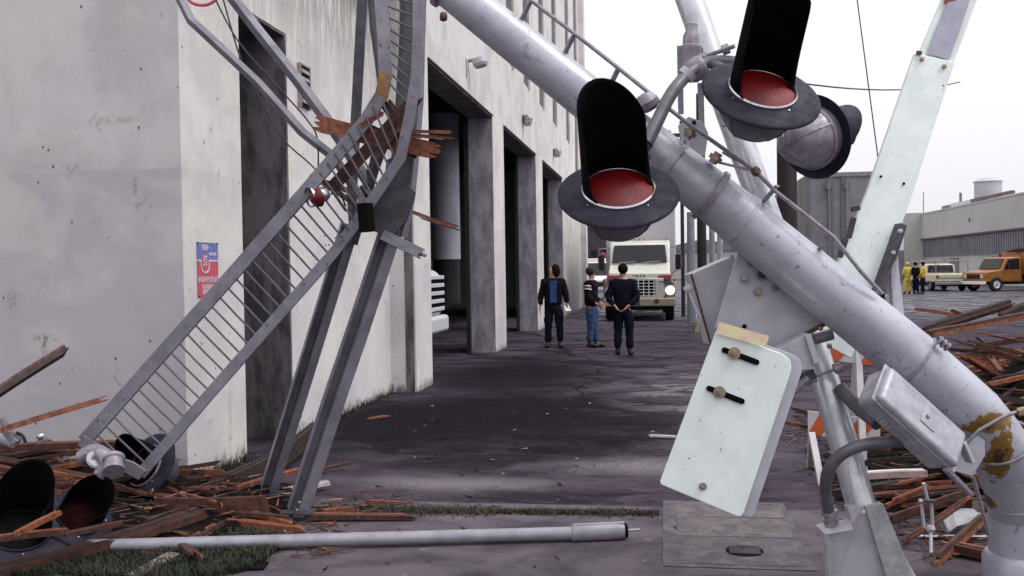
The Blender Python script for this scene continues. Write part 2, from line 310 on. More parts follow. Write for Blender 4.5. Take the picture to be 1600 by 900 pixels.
n.L(n.math('ADD', n.math('MULTIPLY', wet, 0.40), 0.02), n.b.inputs['Specular IOR Level'])
n = NT('cover_concrete'); a = n.noise(n.pos(), 6, 7, 0.7, 0.6)
col = n.mix(n.ramp(a, 0.36, 0.62), (0.13, 0.105, 0.10), (0.05, 0.042, 0.05)); col = n.mix(n.ramp(n.noise(n.pos((1, 2, 1)), 4, 6, 0.8, 1), 0.6, 0.63), col, (0.02, 0.016, 0.018))
M['cover_concrete'] = n.done(col, 0.65, 0, a, 0.4, 0.008)
n = NT('cover_frame'); a = n.noise(n.pos(), 8, 7, 0.7, 0.6)
M['cover_frame'] = n.done(n.mix(n.ramp(a, 0.36, 0.62), (0.085, 0.072, 0.085), (0.03, 0.025, 0.033)), 0.6, 0, a, 0.4, 0.006)
n = NT('grass_blades'); a = n.noise(n.pos(), 5, 3); 
col = n.mix(n.ramp(a, 0.4, 0.65), (0.018, 0.020, 0.008), (0.045, 0.034, 0.016)); M['grass'] = n.done(col, 0.7)
n = NT('grass_dark'); a = n.noise(n.pos(), 5, 3)
M['grass_dark'] = n.done(n.mix(n.ramp(a, 0.4, 0.65), (0.010, 0.018, 0.008), (0.024, 0.027, 0.012)), 0.7)

# ------------------------------------------------------------------ mesh builder
class MB:
    def __init__(s, mtx=None): s.v = []; s.f = []; s.mi = []; s.cur = 0; s.mtx = mtx
    def pt(s, p): s.v.append(tuple(s.mtx @ Vector(p)) if s.mtx else tuple(p)); return len(s.v)-1
    def face(s, idx): s.f.append(tuple(idx)); s.mi.append(s.cur)
    def hexa(s, c):   # c: 8 points, bottom ring 0-3, top ring 4-7
        i = [s.pt(q) for q in c]
        for q in ((0, 3, 2, 1), (4, 5, 6, 7), (0, 1, 5, 4), (1, 2, 6, 5), (2, 3, 7, 6), (3, 0, 4, 7)): s.face([i[k] for k in q])
        return s
    def box(s, lo, hi):
        (a, b, c), (d, e, f) = lo, hi
        return s.hexa([(a, b, c), (d, b, c), (d, e, c), (a, e, c), (a, b, f), (d, b, f), (d, e, f), (a, e, f)])
    def prism(s, poly, ext):
        ext = Vector(ext); n = len(poly)
        a = [s.pt(Vector(q)) for q in poly]; b = [s.pt(Vector(q)+ext) for q in poly]
        s.face(a); s.face(b[::-1])
        for k in range(n): s.face([a[k], b[k], b[(k+1) % n], a[(k+1) % n]])
        return s
    def sweep(s, pts, prof, up=None, closed=True, caps=True):
        """prof: list of (a,b) or a function i->list ; a along side, b along up"""
        pts = [Vector(p) for p in pts]; rings = []; n = len(pts); refv = Vector(up) if up else None
        prev = None
        for i, p in enumerate(pts):
            t = (pts[min(i+1, n-1)] - pts[max(i-1, 0)]).normalized()
            if refv is None:
                if prev is None:
                    r = Vector((0, 0, 1)) if abs(t.z) < 0.9 else Vector((1, 0, 0))
                else: r = prev
            else: r = refv
            side = t.cross(r).normalized(); upv = side.cross(t).normalized(); prev = upv
            pr = prof(i) if callable(prof) else prof
            k = 1.0
            if 0 < i < n-1:
                c_ = (pts[i]-pts[i-1]).normalized().dot((pts[i+1]-pts[i]).normalized()); k = 1/max(0.6, sqrt(max(0.1, (1+c_)/2)))
            rings.append([s.pt(p + side*a + upv*b) for a, b in pr])
        m = len(rings[0])
        for i in range(n-1):
            for k in range(m if closed else m-1):
                s.face([rings[i][k], rings[i][(k+1) % m], rings[i+1][(k+1) % m], rings[i+1][k]])
        if caps and closed: s.face(rings[0][::-1]); s.face(rings[-1])
        return s
    def tube(s, pts, r, n=12, caps=True):
        rr = r if isinstance(r, (list, tuple)) else [r]*len(pts)
        return s.sweep(pts, lambda i: [(rr[i]*cos(2*pi*k/n), rr[i]*sin(2*pi*k/n)) for k in range(n)], caps=caps)
    def beam(s, p0, p1, wd, th, up=None):
        return s.sweep([p0, p1], [(-wd/2, -th/2), (wd/2, -th/2), (wd/2, th/2), (-wd/2, th/2)], up=up)
    def lathe(s, prof, o, ax, n=32, ref=None, half=None, caps=False):
        """prof: (r, h) list along axis ax from o"""
        ax = Vector(ax).normalized(); o = Vector(o)
        r0 = Vector(ref) if ref else (Vector((0, 0, 1)) if abs(ax.z) < 0.9 else Vector((1, 0, 0)))
        e1 = (r0 - ax*r0.dot(ax)).normalized(); e2 = ax.cross(e1)
        rings = [[s.pt(o + ax*h + (e1*cos(2*pi*k/n)+e2*sin(2*pi*k/n))*r) for k in range(n)] for r, h in prof]
        for i in range(len(rings)-1):
            for k in range(n): s.face([rings[i][k], rings[i][(k+1) % n], rings[i+1][(k+1) % n], rings[i+1][k]])
        if caps: s.face(rings[0][::-1]); s.face(rings[-1])
        return s
    def disc(s, o, ax, r, th, n=20): return s.lathe([(r, 0), (r, th)], o, ax, n, caps=True)
    def ball(s, c, r, n=12, sq=(1, 1, 1)):
        c = Vector(c); m = n//2; rings = []
        for i in range(1, m):
            a = pi*i/m; rings.append([s.pt(c + Vector((r*sq[0]*sin(a)*cos(2*pi*k/n), r*sq[1]*sin(a)*sin(2*pi*k/n), r*sq[2]*cos(a)))) for k in range(n)])
        t = s.pt(c+Vector((0, 0, r*sq[2]))); b = s.pt(c-Vector((0, 0, r*sq[2])))
        for i in range(len(rings)-1):
            for k in range(n): s.face([rings[i][k], rings[i+1][k], rings[i+1][(k+1) % n], rings[i][(k+1) % n]])
        for k in range(n): s.face([t, rings[0][k], rings[0][(k+1) % n]]); s.face([b, rings[-1][(k+1) % n], rings[-1][k]])
        return s
    def build(s, name, mat, parent=None, ang=35, bevel=0, fix=True, seg=2, solid=0):
        me = bpy.data.meshes.new(name); org = Vector((0, 0, 0))
        if parent is not None: org = parent.get('_w') and Vector(parent['_w']) or Vector((0, 0, 0))
        else:
            xs = [q[0] for q in s.v]; ys = [q[1] for q in s.v]; zs = [q[2] for q in s.v]
            org = Vector(((min(xs)+max(xs))/2, (min(ys)+max(ys))/2, min(zs)))
        me.from_pydata([tuple(Vector(q)-org) for q in s.v], [], s.f)
        for m in (mat if isinstance(mat, (list, tuple)) else [mat]): me.materials.append(M[m])
        for i, q in enumerate(s.mi): me.polygons[i].material_index = q
        if fix:
            bm = bmesh.new(); bm.from_mesh(me); bmesh.ops.recalc_face_normals(bm, faces=bm.faces); bm.to_mesh(me); bm.free()
        if ang:
            me.polygons.foreach_set('use_smooth', [True]*len(me.polygons)); me.set_sharp_from_angle(angle=radians(ang))
        o = bpy.data.objects.new(name, me); COL.objects.link(o)
        if parent is not None: o.parent = parent; o['_w'] = tuple(org)
        else: o.location = org; o['_w'] = tuple(org)
        if solid:
            md = o.modifiers.new('sol', 'SOLIDIFY'); md.thickness = solid; md.offset = 0
        if bevel:
            md = o.modifiers.new('bev', 'BEVEL'); md.width = bevel; md.segments = seg; md.limit_method = 'ANGLE'; md.angle_limit = radians(40)
        return o
def tag(o, label, cat, group=None, kind=None):
    if label: o['label'] = label
    if cat: o['category'] = cat
    if group: o['group'] = group
    if kind: o['kind'] = kind
    return o
def thing(name, loc, label, cat, group=None):
    o = bpy.data.objects.new(name, None); COL.objects.link(o); o.location = loc; o['_w'] = tuple(loc); o.empty_display_size = 0.1
    return tag(o, label, cat, group)
def struct(o): o['kind'] = 'structure'; return o
def text(name, body, size, mtx, mat, parent, depth=0.001, sx=1.0):
    cu = bpy.data.curves.new(name, 'FONT'); cu.body = body; cu.size = size; cu.extrude = depth; cu.align_x = 'CENTER'; cu.align_y = 'CENTER'; cu.resolution_u = 3
    t = bpy.data.objects.new('tmp', cu); COL.objects.link(t); bpy.context.view_layer.update()
    me = bpy.data.meshes.new_from_object(t.evaluated_get(bpy.context.evaluated_depsgraph_get())); bpy.data.objects.remove(t)
    me.transform(Matrix.Translation(-Vector(parent['_w'])) @ mtx @ Matrix.Diagonal((sx, 1, 1, 1))); me.materials.clear(); me.materials.append(M[mat])
    o = bpy.data.objects.new(name, me); COL.objects.link(o); o.parent = parent; o['_w'] = parent['_w']; return o
def frame(o, right, up, fwd):
    m = Matrix.Identity(4)
    for i, q in enumerate((right, up, fwd)):
        for k in range(3): m[k][i] = q[k]
    for k in range(3): m[k][3] = o[k]
    return m

# ================================================================== SETTING
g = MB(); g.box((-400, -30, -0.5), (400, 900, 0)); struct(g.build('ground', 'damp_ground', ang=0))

# ------------------------------------------------------------------ warehouse
XA, XB, YF = -3.82, -3.45, 7.24
TOP = 14.0
B = thing('warehouse', (-9, 25, 0), 'tall pale concrete warehouse with three open vehicle doors along the pavement', 'building')
def wb(lo, hi, mat='side_concrete', name='wall', **k): return MB().box(lo, hi).build(name, mat, B, ang=0, **k)
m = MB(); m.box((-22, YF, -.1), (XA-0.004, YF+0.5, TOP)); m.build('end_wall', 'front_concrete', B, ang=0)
m = MB()
m.box((XA-0.75, YF+0.004, -.1), (XA, 8.36, TOP)); m.box((XA-0.75, 8.36, 4.18), (XA, 9.50, TOP))
m.box((XA-0.75, 9.50, -.1), (XA, 10.3, TOP)); m.box((XA-0.75, 10.3, -.1), (XA, 12.15, 5.45)); m.box((XA-0.75, 10.3, 7.2), (XA, 12.15, TOP)); m.box((XA-0.75, 12.15, -.1), (XA, 13.15, TOP))
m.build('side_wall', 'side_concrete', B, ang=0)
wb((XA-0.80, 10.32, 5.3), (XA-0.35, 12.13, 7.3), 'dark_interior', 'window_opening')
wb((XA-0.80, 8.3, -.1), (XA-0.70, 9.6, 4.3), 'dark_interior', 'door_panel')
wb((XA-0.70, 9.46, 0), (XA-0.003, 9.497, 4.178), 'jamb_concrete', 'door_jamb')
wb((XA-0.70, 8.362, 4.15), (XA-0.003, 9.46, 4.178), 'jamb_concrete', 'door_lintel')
DH = 4.90
bays = [(14.10, 19.65), (21.05, 26.5), (28.0, 33.6)]
ys = [13.15] + [q for b_ in bays for q in b_] + [42.0]
m = MB()
for i in range(0, len(ys), 2): m.box((XB-0.52, ys[i], -.1), (XB, ys[i+1], DH))
m.box((XB-0.52, 13.15, DH), (XB, 42.0, TOP))
o = m.build('bay_wall', 'side_concrete', B, ang=0)
for a, b_ in bays:
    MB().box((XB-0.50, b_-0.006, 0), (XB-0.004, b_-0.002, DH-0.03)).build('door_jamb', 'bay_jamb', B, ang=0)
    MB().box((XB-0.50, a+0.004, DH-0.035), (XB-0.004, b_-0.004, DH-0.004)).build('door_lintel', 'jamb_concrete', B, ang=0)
    MB().beam((XB+0.012, a, DH+0.01), (XB+0.012, b_, DH+0.01), 0.025, 0.025).build('drip_edge', 'rusty_steel', B, ang=0)
    MB().box((XB-0.58, b_-0.16, 0), (XB-0.50, b_-0.05, DH)).build('door_track', 'dark_interior', B, ang=0)
MB().box((XB-0.002, 41.2, -.1), (XB+0.22, 42.0, TOP)).build('pilaster', 'side_concrete', B, ang=0)
MB().box((-3.60, 13.143, -.1), (-3.475, 13.15, TOP)).build('pilaster_return', 'jamb_concrete', B, ang=0)
# slender recessed window strips above the doors
for y0, z0 in ((19.0, 6.5), (21.7, 6.5), (24.4, 6.5), (27.6, 6.5), (31.0, 6.5), (35.4, 6.5), (39.0, 5.4)):
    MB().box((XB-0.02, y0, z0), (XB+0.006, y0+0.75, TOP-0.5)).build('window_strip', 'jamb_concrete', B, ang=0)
    MB().box((XB+0.004, y0+0.75, z0-.05), (XB+0.06, y0+0.85, TOP-0.5)).build('window_fin', 'side_concrete', B, ang=0)
# shell: back, far end, roof, floor and inner partition
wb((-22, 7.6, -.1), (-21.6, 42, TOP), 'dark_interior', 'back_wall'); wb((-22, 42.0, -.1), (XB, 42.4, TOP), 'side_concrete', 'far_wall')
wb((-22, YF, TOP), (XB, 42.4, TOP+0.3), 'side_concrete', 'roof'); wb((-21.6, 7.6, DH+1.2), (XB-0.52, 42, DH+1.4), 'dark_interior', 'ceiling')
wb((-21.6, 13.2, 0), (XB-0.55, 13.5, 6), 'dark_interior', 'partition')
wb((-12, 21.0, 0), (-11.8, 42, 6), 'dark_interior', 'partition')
m = MB(); m.lathe([(0.36, 2.0), (0.36, 5.6)], (-5.35, 23.5, 0), (0, 0, 1), 24, caps=True); m.build('vent_duct', 'duct_white', B)
m = MB(); m.lathe([(0.34, 0.9), (0.34, 2.0)], (-5.35, 23.5, 0), (0, 0, 1), 24, caps=True); m.build('duct_base', 'dark_interior', B)
wb((-8.5, 24.6, 0.9), (-5.4, 24.8, 5.0), 'trailer_grey', 'inner_panel')
# louvre vent beside the tall door
lv = MB().box((XA, 9.80, 3.50), (XA+0.03, 10.06, 3.93)).build('louvre_vent', 'dark_interior', B, ang=0)
for k in range(5): MB().hexa([(XA+.03, 9.82, 3.53+k*.08), (XA+.055, 9.82, 3.53+k*.08), (XA+.055, 10.04, 3.53+k*.08), (XA+.03, 10.04, 3.53+k*.08), (XA+.03, 9.82, 3.58+k*.08), (XA+.04, 9.82, 3.57+k*.08), (XA+.04, 10.04, 3.57+k*.08), (XA+.03, 10.04, 3.58+k*.08)]).build('louvre_slat', 'clamp_steel', lv, ang=0)
m = MB(); m.box((XA, 9.785, 3.48), (XA+.045, 9.80, 3.95)); m.box((XA, 10.06, 3.48), (XA+.045, 10.075, 3.95)); m.box((XA, 9.80, 3.93), (XA+.045, 10.06, 3.95)); m.build('vent_frame', 'wood_grey', lv, ang=0)
# bulkhead lamps above the doors
def wall_lamp(y, z, kind):
    if kind == 0:
        l = MB().tube([(XB, y, z), (XB+.16, y, z+.02)], .03).build('wall_lamp', 'clamp_steel', B)
        m = MB(); m.lathe([(.05, 0), (.13, .02), (.14, .12), (.11, .17), (0.001, .18)], (XB+.20, y, z+.05), (0.25, -.05, -1), 20); m.build('lamp_shade', 'lilac_plate', l)
        MB().tube([(XB+.006, y-.2, z-.35), (XB+.006, y-.2, z)], .012).build('conduit', 'clamp_steel', l)
    else:
        l = MB().box((XB, y-.12, z+.10), (XB+.14, y+.12, z+.16)).build('wall_lamp', 'clamp_steel', B, ang=0)
        m = MB(); m.lathe([(.11, 0), (.10, .12), (.06, .20), (.001, .21)], (XB+.12, y, z+.10), (0, 0, -1), 14); m.build('lamp_glass', 'lamp_glass', l)
        m = MB()
        for k in range(6):
            a = k*pi/3; m.tube([(XB+.12+.125*cos(a), y+.125*sin(a), z+.10), (XB+.12+.08*cos(a), y+.08*sin(a), z-.12)], .008, 5)
        for h, r in ((.04, .125), (-.05, .105)): m.lathe([(r, 0), (r+.012, .006), (r, .012)], (XB+.12, y, z+h), (0, 0, 1), 14)
        m.build('lamp_cage', 'clamp_steel', l)
wall_lamp(17.2, 5.52, 0); wall_lamp(24.1, 5.45, 1); wall_lamp(31.0, 5.45, 1)

# warning sign on the warehouse
def sy(px): return VX(px, 420, XA).y
y0, y1 = sy(307.5), sy(340); z1, z0 = VX(323, 379, XA).z, VX(323, 464, XA).z
S = thing('warning_sign', (XA+.004, (y0+y1)/2, z0), 'faded blue and red warning sign screwed to the pale wall near the corner', 'sign')
zm = z0+(z1-z0)*0.67
MB().box((XA+.001, y0, z0), (XA+.006, y1, zm)).build('red_panel', 'sign_red', S, ang=0)
MB().box((XA+.001, y0, zm), (XA+.006, y1, z1)).build('blue_panel', 'sign_blue', S, ang=0)
def sm(fy, fz): return frame((XA+.0075, y0+(y1-y0)*fy, z0+(z1-z0)*fz), (0, 1, 0), (0, 0, 1), (1, 0, 0))
W_ = y1-y0; H_ = z1-z0
m = MB(); m.box((XA+.006, y0, zm-.008), (XA+.0085, y0+W_*.17, zm+.006)); m.box((XA+.006, y0+W_*.55, zm-.008), (XA+.0085, y1, zm+.006))
cy = y0+W_*.36
pts = [(XA+.008, cy+W_*.19*cos(a), zm-.05+H_*.115*sin(a)) for a in [pi+pi*k/12 for k in range(13)]]
pts = [(XA+.008, cy-W_*.19, zm)] + pts + [(XA+.008, cy+W_*.19, zm)]
m.sweep(pts, [(-.006, -.002), (.006, -.002), (.006, .002), (-.006, .002)], up=(1, 0, 0)); m.build('emblem_border', 'sign_white', S, ang=0)
MB().prism([(XA+.0062, cy-W_*.15, zm), (XA+.0062, cy+W_*.15, zm), (XA+.0062, cy+W_*.15, zm+H_*.07), (XA+.0062, cy, zm+H_*.12), (XA+.0062, cy-W_*.15, zm+H_*.07)], (.0007, 0, 0)).build('emblem_field', 'sign_red', S, ang=0)
m = MB()
for a, b_ in (((-.09, .09), (.09, -.01)), ((.09, .09), (-.09, -.01)), ((-.09, -.01), (.08, -.10)), ((.09, -.01), (-.08, -.10))):
    m.beam((XA+.0085, cy+W_*a[0], zm+H_*a[1]), (XA+.0085, cy+W_*b_[0], zm+H_*b_[1]), .012, .002, up=(1, 0, 0))
m.build('emblem_mark', 'sign_white', S, ang=0)
text('warning_text', 'WARNING', W_*0.21, sm(.5, .31), 'sign_white', S, sx=1.0)
for k, (fz, wd) in enumerate(((.20, .55), (.165, .6), (.13, .6), (.095, .6), (.06, .3))):
    m = MB(); q = y0+W_*.22
    while q < y0+W_*(.22+wd): e = q+U(.008, .02); m.box((XA+.006, q, z0+H_*fz), (XA+.0075, e, z0+H_*fz+.011)); q = e+.005
    m.build('small_print', 'sign_white', S, ang=0)
for fy, fz, wd in ((.22, .93, .25), (.22, .895, .32), (.22, .86, .28), (.55, .79, .36), (.55, .765, .36)):
    m = MB(); q = y0+W_*fy
    while q < y0+W_*(fy+wd): e = q+U(.008, .018); m.box((XA+.006, q, z0+H_*fz), (XA+.0075, e, z0+H_*fz+.013)); q = e+.004
    m.build('small_print', 'sign_white', S, ang=0)
for fy, fz in ((.03, .985), (.97, .985), (.05, .02)): MB().disc((XA+.006, y0+W_*fy, z0+H_*fz), (1, 0, 0), .009, .006, 8).build('screw', 'rusty_steel', S)

# pull-box cover let into the pavement
cv = thing('utility_cover', G(1140, 835), 'rectangular concrete utility cover with dark frame set in the pavement under the hanging plate', 'utility cover')
q = [G(1035, 783), G(1215, 783), G(1252, 887), G(1035, 886)]
q = [Vector((-0.02, 5.50, 0)), Vector((0.83, 5.50, 0)), Vector((0.83, 7.06, 0)), Vector((-0.02, 7.06, 0))]
MB().prism([p_+Vector((0, 0, .001)) for p_ in q], (0, 0, .004)).build('frame', 'cover_frame', cv, ang=0)
def ins(x0, x1, y0_, y1_, mt, nm): return MB().box((x0, y0_, .004), (x1, y1_, .0075)).build(nm, mt, cv, ang=0, bevel=.003)
ins(.07, .79, 6.62, 7.02, 'cover_concrete', 'lid'); ins(.07, .79, 6.14, 6.60, 'cover_concrete', 'lid'); ins(.07, .79, 5.56, 6.10, 'cover_frame', 'lid')
m = MB(); m.lathe([(.11, .0), (.11, .005), (0.001, .005)], (.46, 5.83, .007), (0, 0, 1), 24); rdr = m.build('reader_lid', 'debris_dark', cv)
m = MB()
for k in range(-3, 4): m.box((.46-.09, 5.83+k*.024-.005, .0148), (.46+.09, 5.83+k*.024+.005, .018))
m.build('grip_ribs', 'cover_frame', rdr, ang=0)
# slab joint line on the pavement
m = MB(); pts = [G(545, 812), G(800, 806), G(1035, 800)]
# ------------------------------------------------------------------ wood
def plank(p0, p1, wd, th, label=None, mats=('wood_red', 'wood_orange', 'wood_dark'), up=(0, 0, 1), seed=None, frac=0.18, k=None, bend=0.01, group=None, name='broken_plank', clean0=False, clean1=False, prob=(0.5, 0.35, 0.15)):
    rn = random.Random(seed if seed is not None else hash((round(p0[0], 3), round(p1[1], 3))) & 0xffff)
    p0 = Vector(p0); p1 = Vector(p1); Ln = (p1-p0).length; t = (p1-p0).normalized()
    side = t.cross(Vector(up)); side = side.normalized() if side.length > 1e-3 else t.cross(Vector((1, 0, 0))).normalized()
    nv = side.cross(t).normalized()
    k = k or max(2, min(6, int(wd/0.024)))
    m = MB(); cuts = sorted([0, 1]+[ (i+rn.uniform(-.3, .3))/k for i in range(1, k)])
    bx, bz = rn.uniform(-bend, bend), rn.uniform(-bend, bend)
    for i in range(k):
        a0, a1 = (cuts[i]-.5)*wd, (cuts[i+1]-.5)*wd - .0008
        s0 = 0 if clean0 else rn.uniform(0, frac) * (1 if rn.random() < .7 else 0.3)
        s1 = 1 if clean1 else 1-rn.uniform(0, frac)*(1 if rn.random() < .7 else 0.3)
        tp0 = 0.0 if clean0 else rn.uniform(.01, .07); tp1 = 0.0 if clean1 else rn.uniform(.01, .07)
        st = [s0, s0+tp0, .35, .5, .65, s1-tp1, s1]; sc_ = [1 if clean0 else rn.uniform(.05, .4), 1, 1, 1, 1, 1, 1 if clean1 else rn.uniform(.05, .4)]
        st = [max(0, min(1, x)) for x in st]; dz = rn.uniform(-.12, .12)*th
        m.cur = 0 if rn.random() < prob[0] else (1 if rn.random() < prob[1]/(1-prob[0]+1e-6) else 2)
        rings = []
        for j, (u_, c_) in enumerate(zip(st, sc_)):
            mid = (a0+a1)/2; hw = (a1-a0)/2*c_; ht = th/2*(c_ if c_ < 1 else 1)
            drift = (rn.uniform(-.2, .2)*wd*.15 if c_ < 1 else 0)
            o_ = p0 + t*(Ln*u_) + side*(mid+drift+bx*Ln*sin(pi*u_)) + nv*(dz + bz*Ln*sin(pi*u_) + (rn.uniform(-.5, .5)*th if c_ < 1 else 0))
            rings.append([m.pt(o_+side*(-hw)+nv*(-ht)), m.pt(o_+side*hw+nv*(-ht)), m.pt(o_+side*hw+nv*ht), m.pt(o_+side*(-hw)+nv*ht)])
        for j in range(6):
            for q_ in range(4): m.face([rings[j][q_], rings[j][(q_+1) % 4], rings[j+1][(q_+1) % 4], rings[j+1][q_]])
        m.face(rings[0][::-1]); m.face(rings[-1])
    o = m.build(name, list(mats), ang=0)
    return tag(o, label or 'splintered board fragment', 'plank', group)

# ================================================================== BACKGROUND
# long low factory across the lot
XR = 25.0
FB = thing('factory_building', (XR+10, 90, 0), 'long low pale factory with grey corrugated band across the lot at the right', 'building')
def fb(lo, hi, mat, name): return MB().box(lo, hi).build(name, mat, FB, ang=0)
fb((XR, 40, 4.05), (XR+40, 99, 6.55), 'far_wall', 'upper_wall'); fb((XR+.3, 40, -.1), (XR+40, 99, 2.45), 'far_wall', 'lower_wall')
m = MB()
yy = 40
while yy < 99: m.box((XR+.12, yy, 2.45), (XR+.34, yy+.32, 4.05)); m.box((XR+.25, yy+.32, 2.45), (XR+.34, yy+.5, 4.05)); yy += .5
m.build('corrugated_band', 'corrugated', FB, ang=0)
fb((XR-.05, 40, 4.05), (XR-.001, 99, 4.17), 'far_trim', 'drip_edge'); fb((XR-.04, 40, 6.50), (XR+.2, 99, 6.62), 'far_wall', 'parapet_cap')
fb((XR+.2, 40, 2.40), (XR+.29, 99, 2.52), 'far_wall', 'sill_band')
fb((XR-1.6, 99, -.1), (XR+40, 112, 6.7), 'far_wall', 'end_block'); fb((XR-1.65, 99.0, 3.1), (XR-1.61, 110, 5.2), 'white_plain', 'white_panel')
m = MB(); yy = 99
while yy < 110: m.box((XR-1.68, yy, 0), (XR-1.61, yy+.3, 3.0)); yy += .6
m.build('ribbed_panel', 'corrugated', FB, ang=0)
for yy in (46, 56, 66, 77, 88): d_ = fb((XR+.24, yy, 0), (XR+.295, yy+2.6, 2.2), 'corrugated', 'loading_door')
MB().disc((XR-.1, 84, 5.3), (1, 0, 0), .18, .1).build('wall_lamp', 'clamp_steel', FB)
def rt(px, x): return VX(px, 330, x).y
yv = rt(1544, XR+3)
m = MB(); m.lathe([(1.05, 6.9), (1.1, 7.1), (1.1, 8.7), (1.25, 8.75), (0.9, 9.0), (.001, 9.2)], (XR+3, yv, 0), (0, 0, 1), 20, caps=False)
rv = tag(m.build('roof_ventilator', 'lilac_plate'), 'round grey ventilator drum with conical cap standing on the factory roof', 'roof ventilator')
ya = rt(1505, XR+3)
ru = thing('rooftop_unit', (XR+3, ya, 6.55), 'low boxy rooftop unit beside the round ventilator', 'rooftop unit')
MB().box((XR+2, ya-5.5, 6.55), (XR+4, ya+.5, 7.35)).build('cabinet', 'box_grey', ru, ang=0); MB().box((XR+2, ya+.5, 6.55), (XR+4, ya+3.4, 7.3)).build('fan_box', 'corrugated', ru, ang=0)
MB().tube([(XR+2.2, ya-2, 7.35), (XR+2.2, ya-2, 8.2)], .12).build('flue', 'corrugated', ru)
MB().beam((XR+2, ya-6, 7.2), (XR+2, ya-16, 7.2), .3, .25).build('duct', 'far_trim', ru)
tag(MB().tube([(XR+1, rt(1443, XR+1), 6.5), (XR+1, rt(1443, XR+1), 8.9)], .05).build('roof_mast', 'clamp_steel'), 'thin grey mast on the far end of the factory roof', 'mast')
# low buildings closing the street
eb = thing('brick_building', (-12, 130, 0), 'dark low brick building closing the far end of the street', 'building')
MB().box((-24, 128, -.1), (-6.5, 140, 7.2)).build('wall', 'brick_far', eb, ang=0); MB().box((-24.3, 127.8, 7.2), (-6.2, 140, 7.5)).build('parapet', 'far_trim', eb, ang=0)
for k in range(5): MB().box((-14+k*1.5, 127.9, 2.2), (-13.1+k*1.5, 127.99, 4.2)).build('window', 'car_glass', eb, ang=0)
eb2 = thing('distant_shed', (8, 150, 0), 'low grey shed far down the street behind the row of poles', 'building')
MB().box((-2, 148, -.1), (14, 160, 4.2)).build('wall', 'far_wall', eb2, ang=0); MB().prism([(-2.3, 147.6, 4.2), (14.3, 147.6, 4.2), (6, 147.6, 6.0)], (0, 12.6, 0)).build('roof', 'corrugated', eb2, ang=0)
# utility poles and wires
def pole(px, Y_, r, h, mat, label, cross=False, kind='pole', rt_=None):
    x = ray(px, 419); x = x.x/x.y*Y_
    t = thing('utility_pole' if 'wood' in mat else 'steel_pole', (x, Y_, 0), label, kind)
    MB().tube([(x, Y_, -.1), (x, Y_, h*.5), (x, Y_, h)], [r, r*.92, r*(rt_ or .8)], 16).build('shaft', mat, t)
    if cross:
        MB().beam((x-.9, Y_-.1, h-.5), (x+.9, Y_-.1, h-.5), .10, .12).build('crossarm', 'pole_wood', t)
        for k in (-.8, -.4, .4, .8): MB().lathe([(.03, 0), (.06, .04), (.05, .10), (.02, .14)], (x+k, Y_-.1, h-.44), (0, 0, 1), 8).build('insulator', 'clamp_steel', t)
    return x
xp = pole(1231, 15.0, .155, 9, 'pole_wood', 'thick dark timber utility pole right behind the leaning silver pole')
pole(1097, 26, .13, 6.3, 'pole_wood', 'dark timber pole seen between the truck and the crossing gate')
pole(1080, 30, .14, 3.4, 'pole_silver', 'short stout silver post just right of the cream box truck')
pole(1067, 34, .07, 6.8, 'pole_wood', 'slim dark pole nearest the box body of the cream truck', cross=True)
pole(1113, 32, .10, 5.2, 'pole_silver', 'slim grey post right of the dark timber pole')
pole(1125, 40, .12, 4.6, 'pole_silver', 'grey post farthest right in the row behind the crossing gate')
pole(1365, 60, .12, 2.5, 'pole_silver', 'short grey post beyond the white gate arm') if False else None
def wire(name, a, b, sag, r, label, cat='cable'):
    a = Vector(a); b = Vector(b); pts = [a.lerp(b, k/12) - Vector((0, 0, sag*4*(k/12)*(1-k/12))) for k in range(13)]
    return tag(MB().tube(pts, r, 6).build(name, 'cable'), label, cat)
wire('overhead_wire', D(1238, 128, 15), D(1500, 128, 24), .16, .014, 'dark overhead wire running from the timber pole behind the white gate arm')
wire('guy_wire', D(1334, -40, 14), D(1373, 255, 14), 0.0, .009, 'thin guy wire slanting down the white sky to the gate arm')
# parked trailer behind the gate
tx0, tx1, ty = D(1246, 400, 25).x, D(1354, 400, 25).x, 24.0
T = thing('parked_trailer', ((tx0+tx1)/2, ty, 0), 'tall grey box trailer parked behind the fallen mast', 'trailer')
ztop = D(1300, 278, 24.4).z
MB().box((tx0, ty, 1.0), (tx1+.15, ty+7, ztop)).build('body', 'trailer_grey', T, ang=0, bevel=.03)
for k in (.0, .30, .45, .98): xx = tx0+(tx1-tx0)*k; MB().box((xx-.03, ty-.05, 1.0), (xx+.05, ty-.002, ztop-.02)).build('door_post', 'corrugated', T, ang=0)
MB().box((tx0, ty-.06, ztop-.1), (tx1+.15, ty-.051, ztop)).build('top_rail', 'clamp_steel', T, ang=0)
for k in (.27, .50):
    xx = tx0+(tx1-tx0)*k; MB().tube([(xx, ty-.09, 1.1), (xx, ty-.09, ztop-.15)], .02).build('lock_rod', 'clamp_steel', T); MB().box((xx-.07, ty-.1, ztop-.40), (xx+.07, ty-.055, ztop-.25)).build('hinge', 'corrugated', T, ang=0)
for sx in (tx0+.35, tx1-.2):
    w_ = MB().lathe([(.5, -.14), (.5, .14)], (sx, ty+1.3, .5), (1, 0, 0), 24, caps=True).build('wheel', 'tyre', T); MB().disc((sx-.16, ty+1.3, .5), (1, 0, 0), .25, .32).build('rim', 'clamp_steel', w_)
MB().box((tx0+.1, ty+.1, .8), (tx1, ty+6.8, 1.0)).build('chassis', 'dark_interior', T, ang=0)

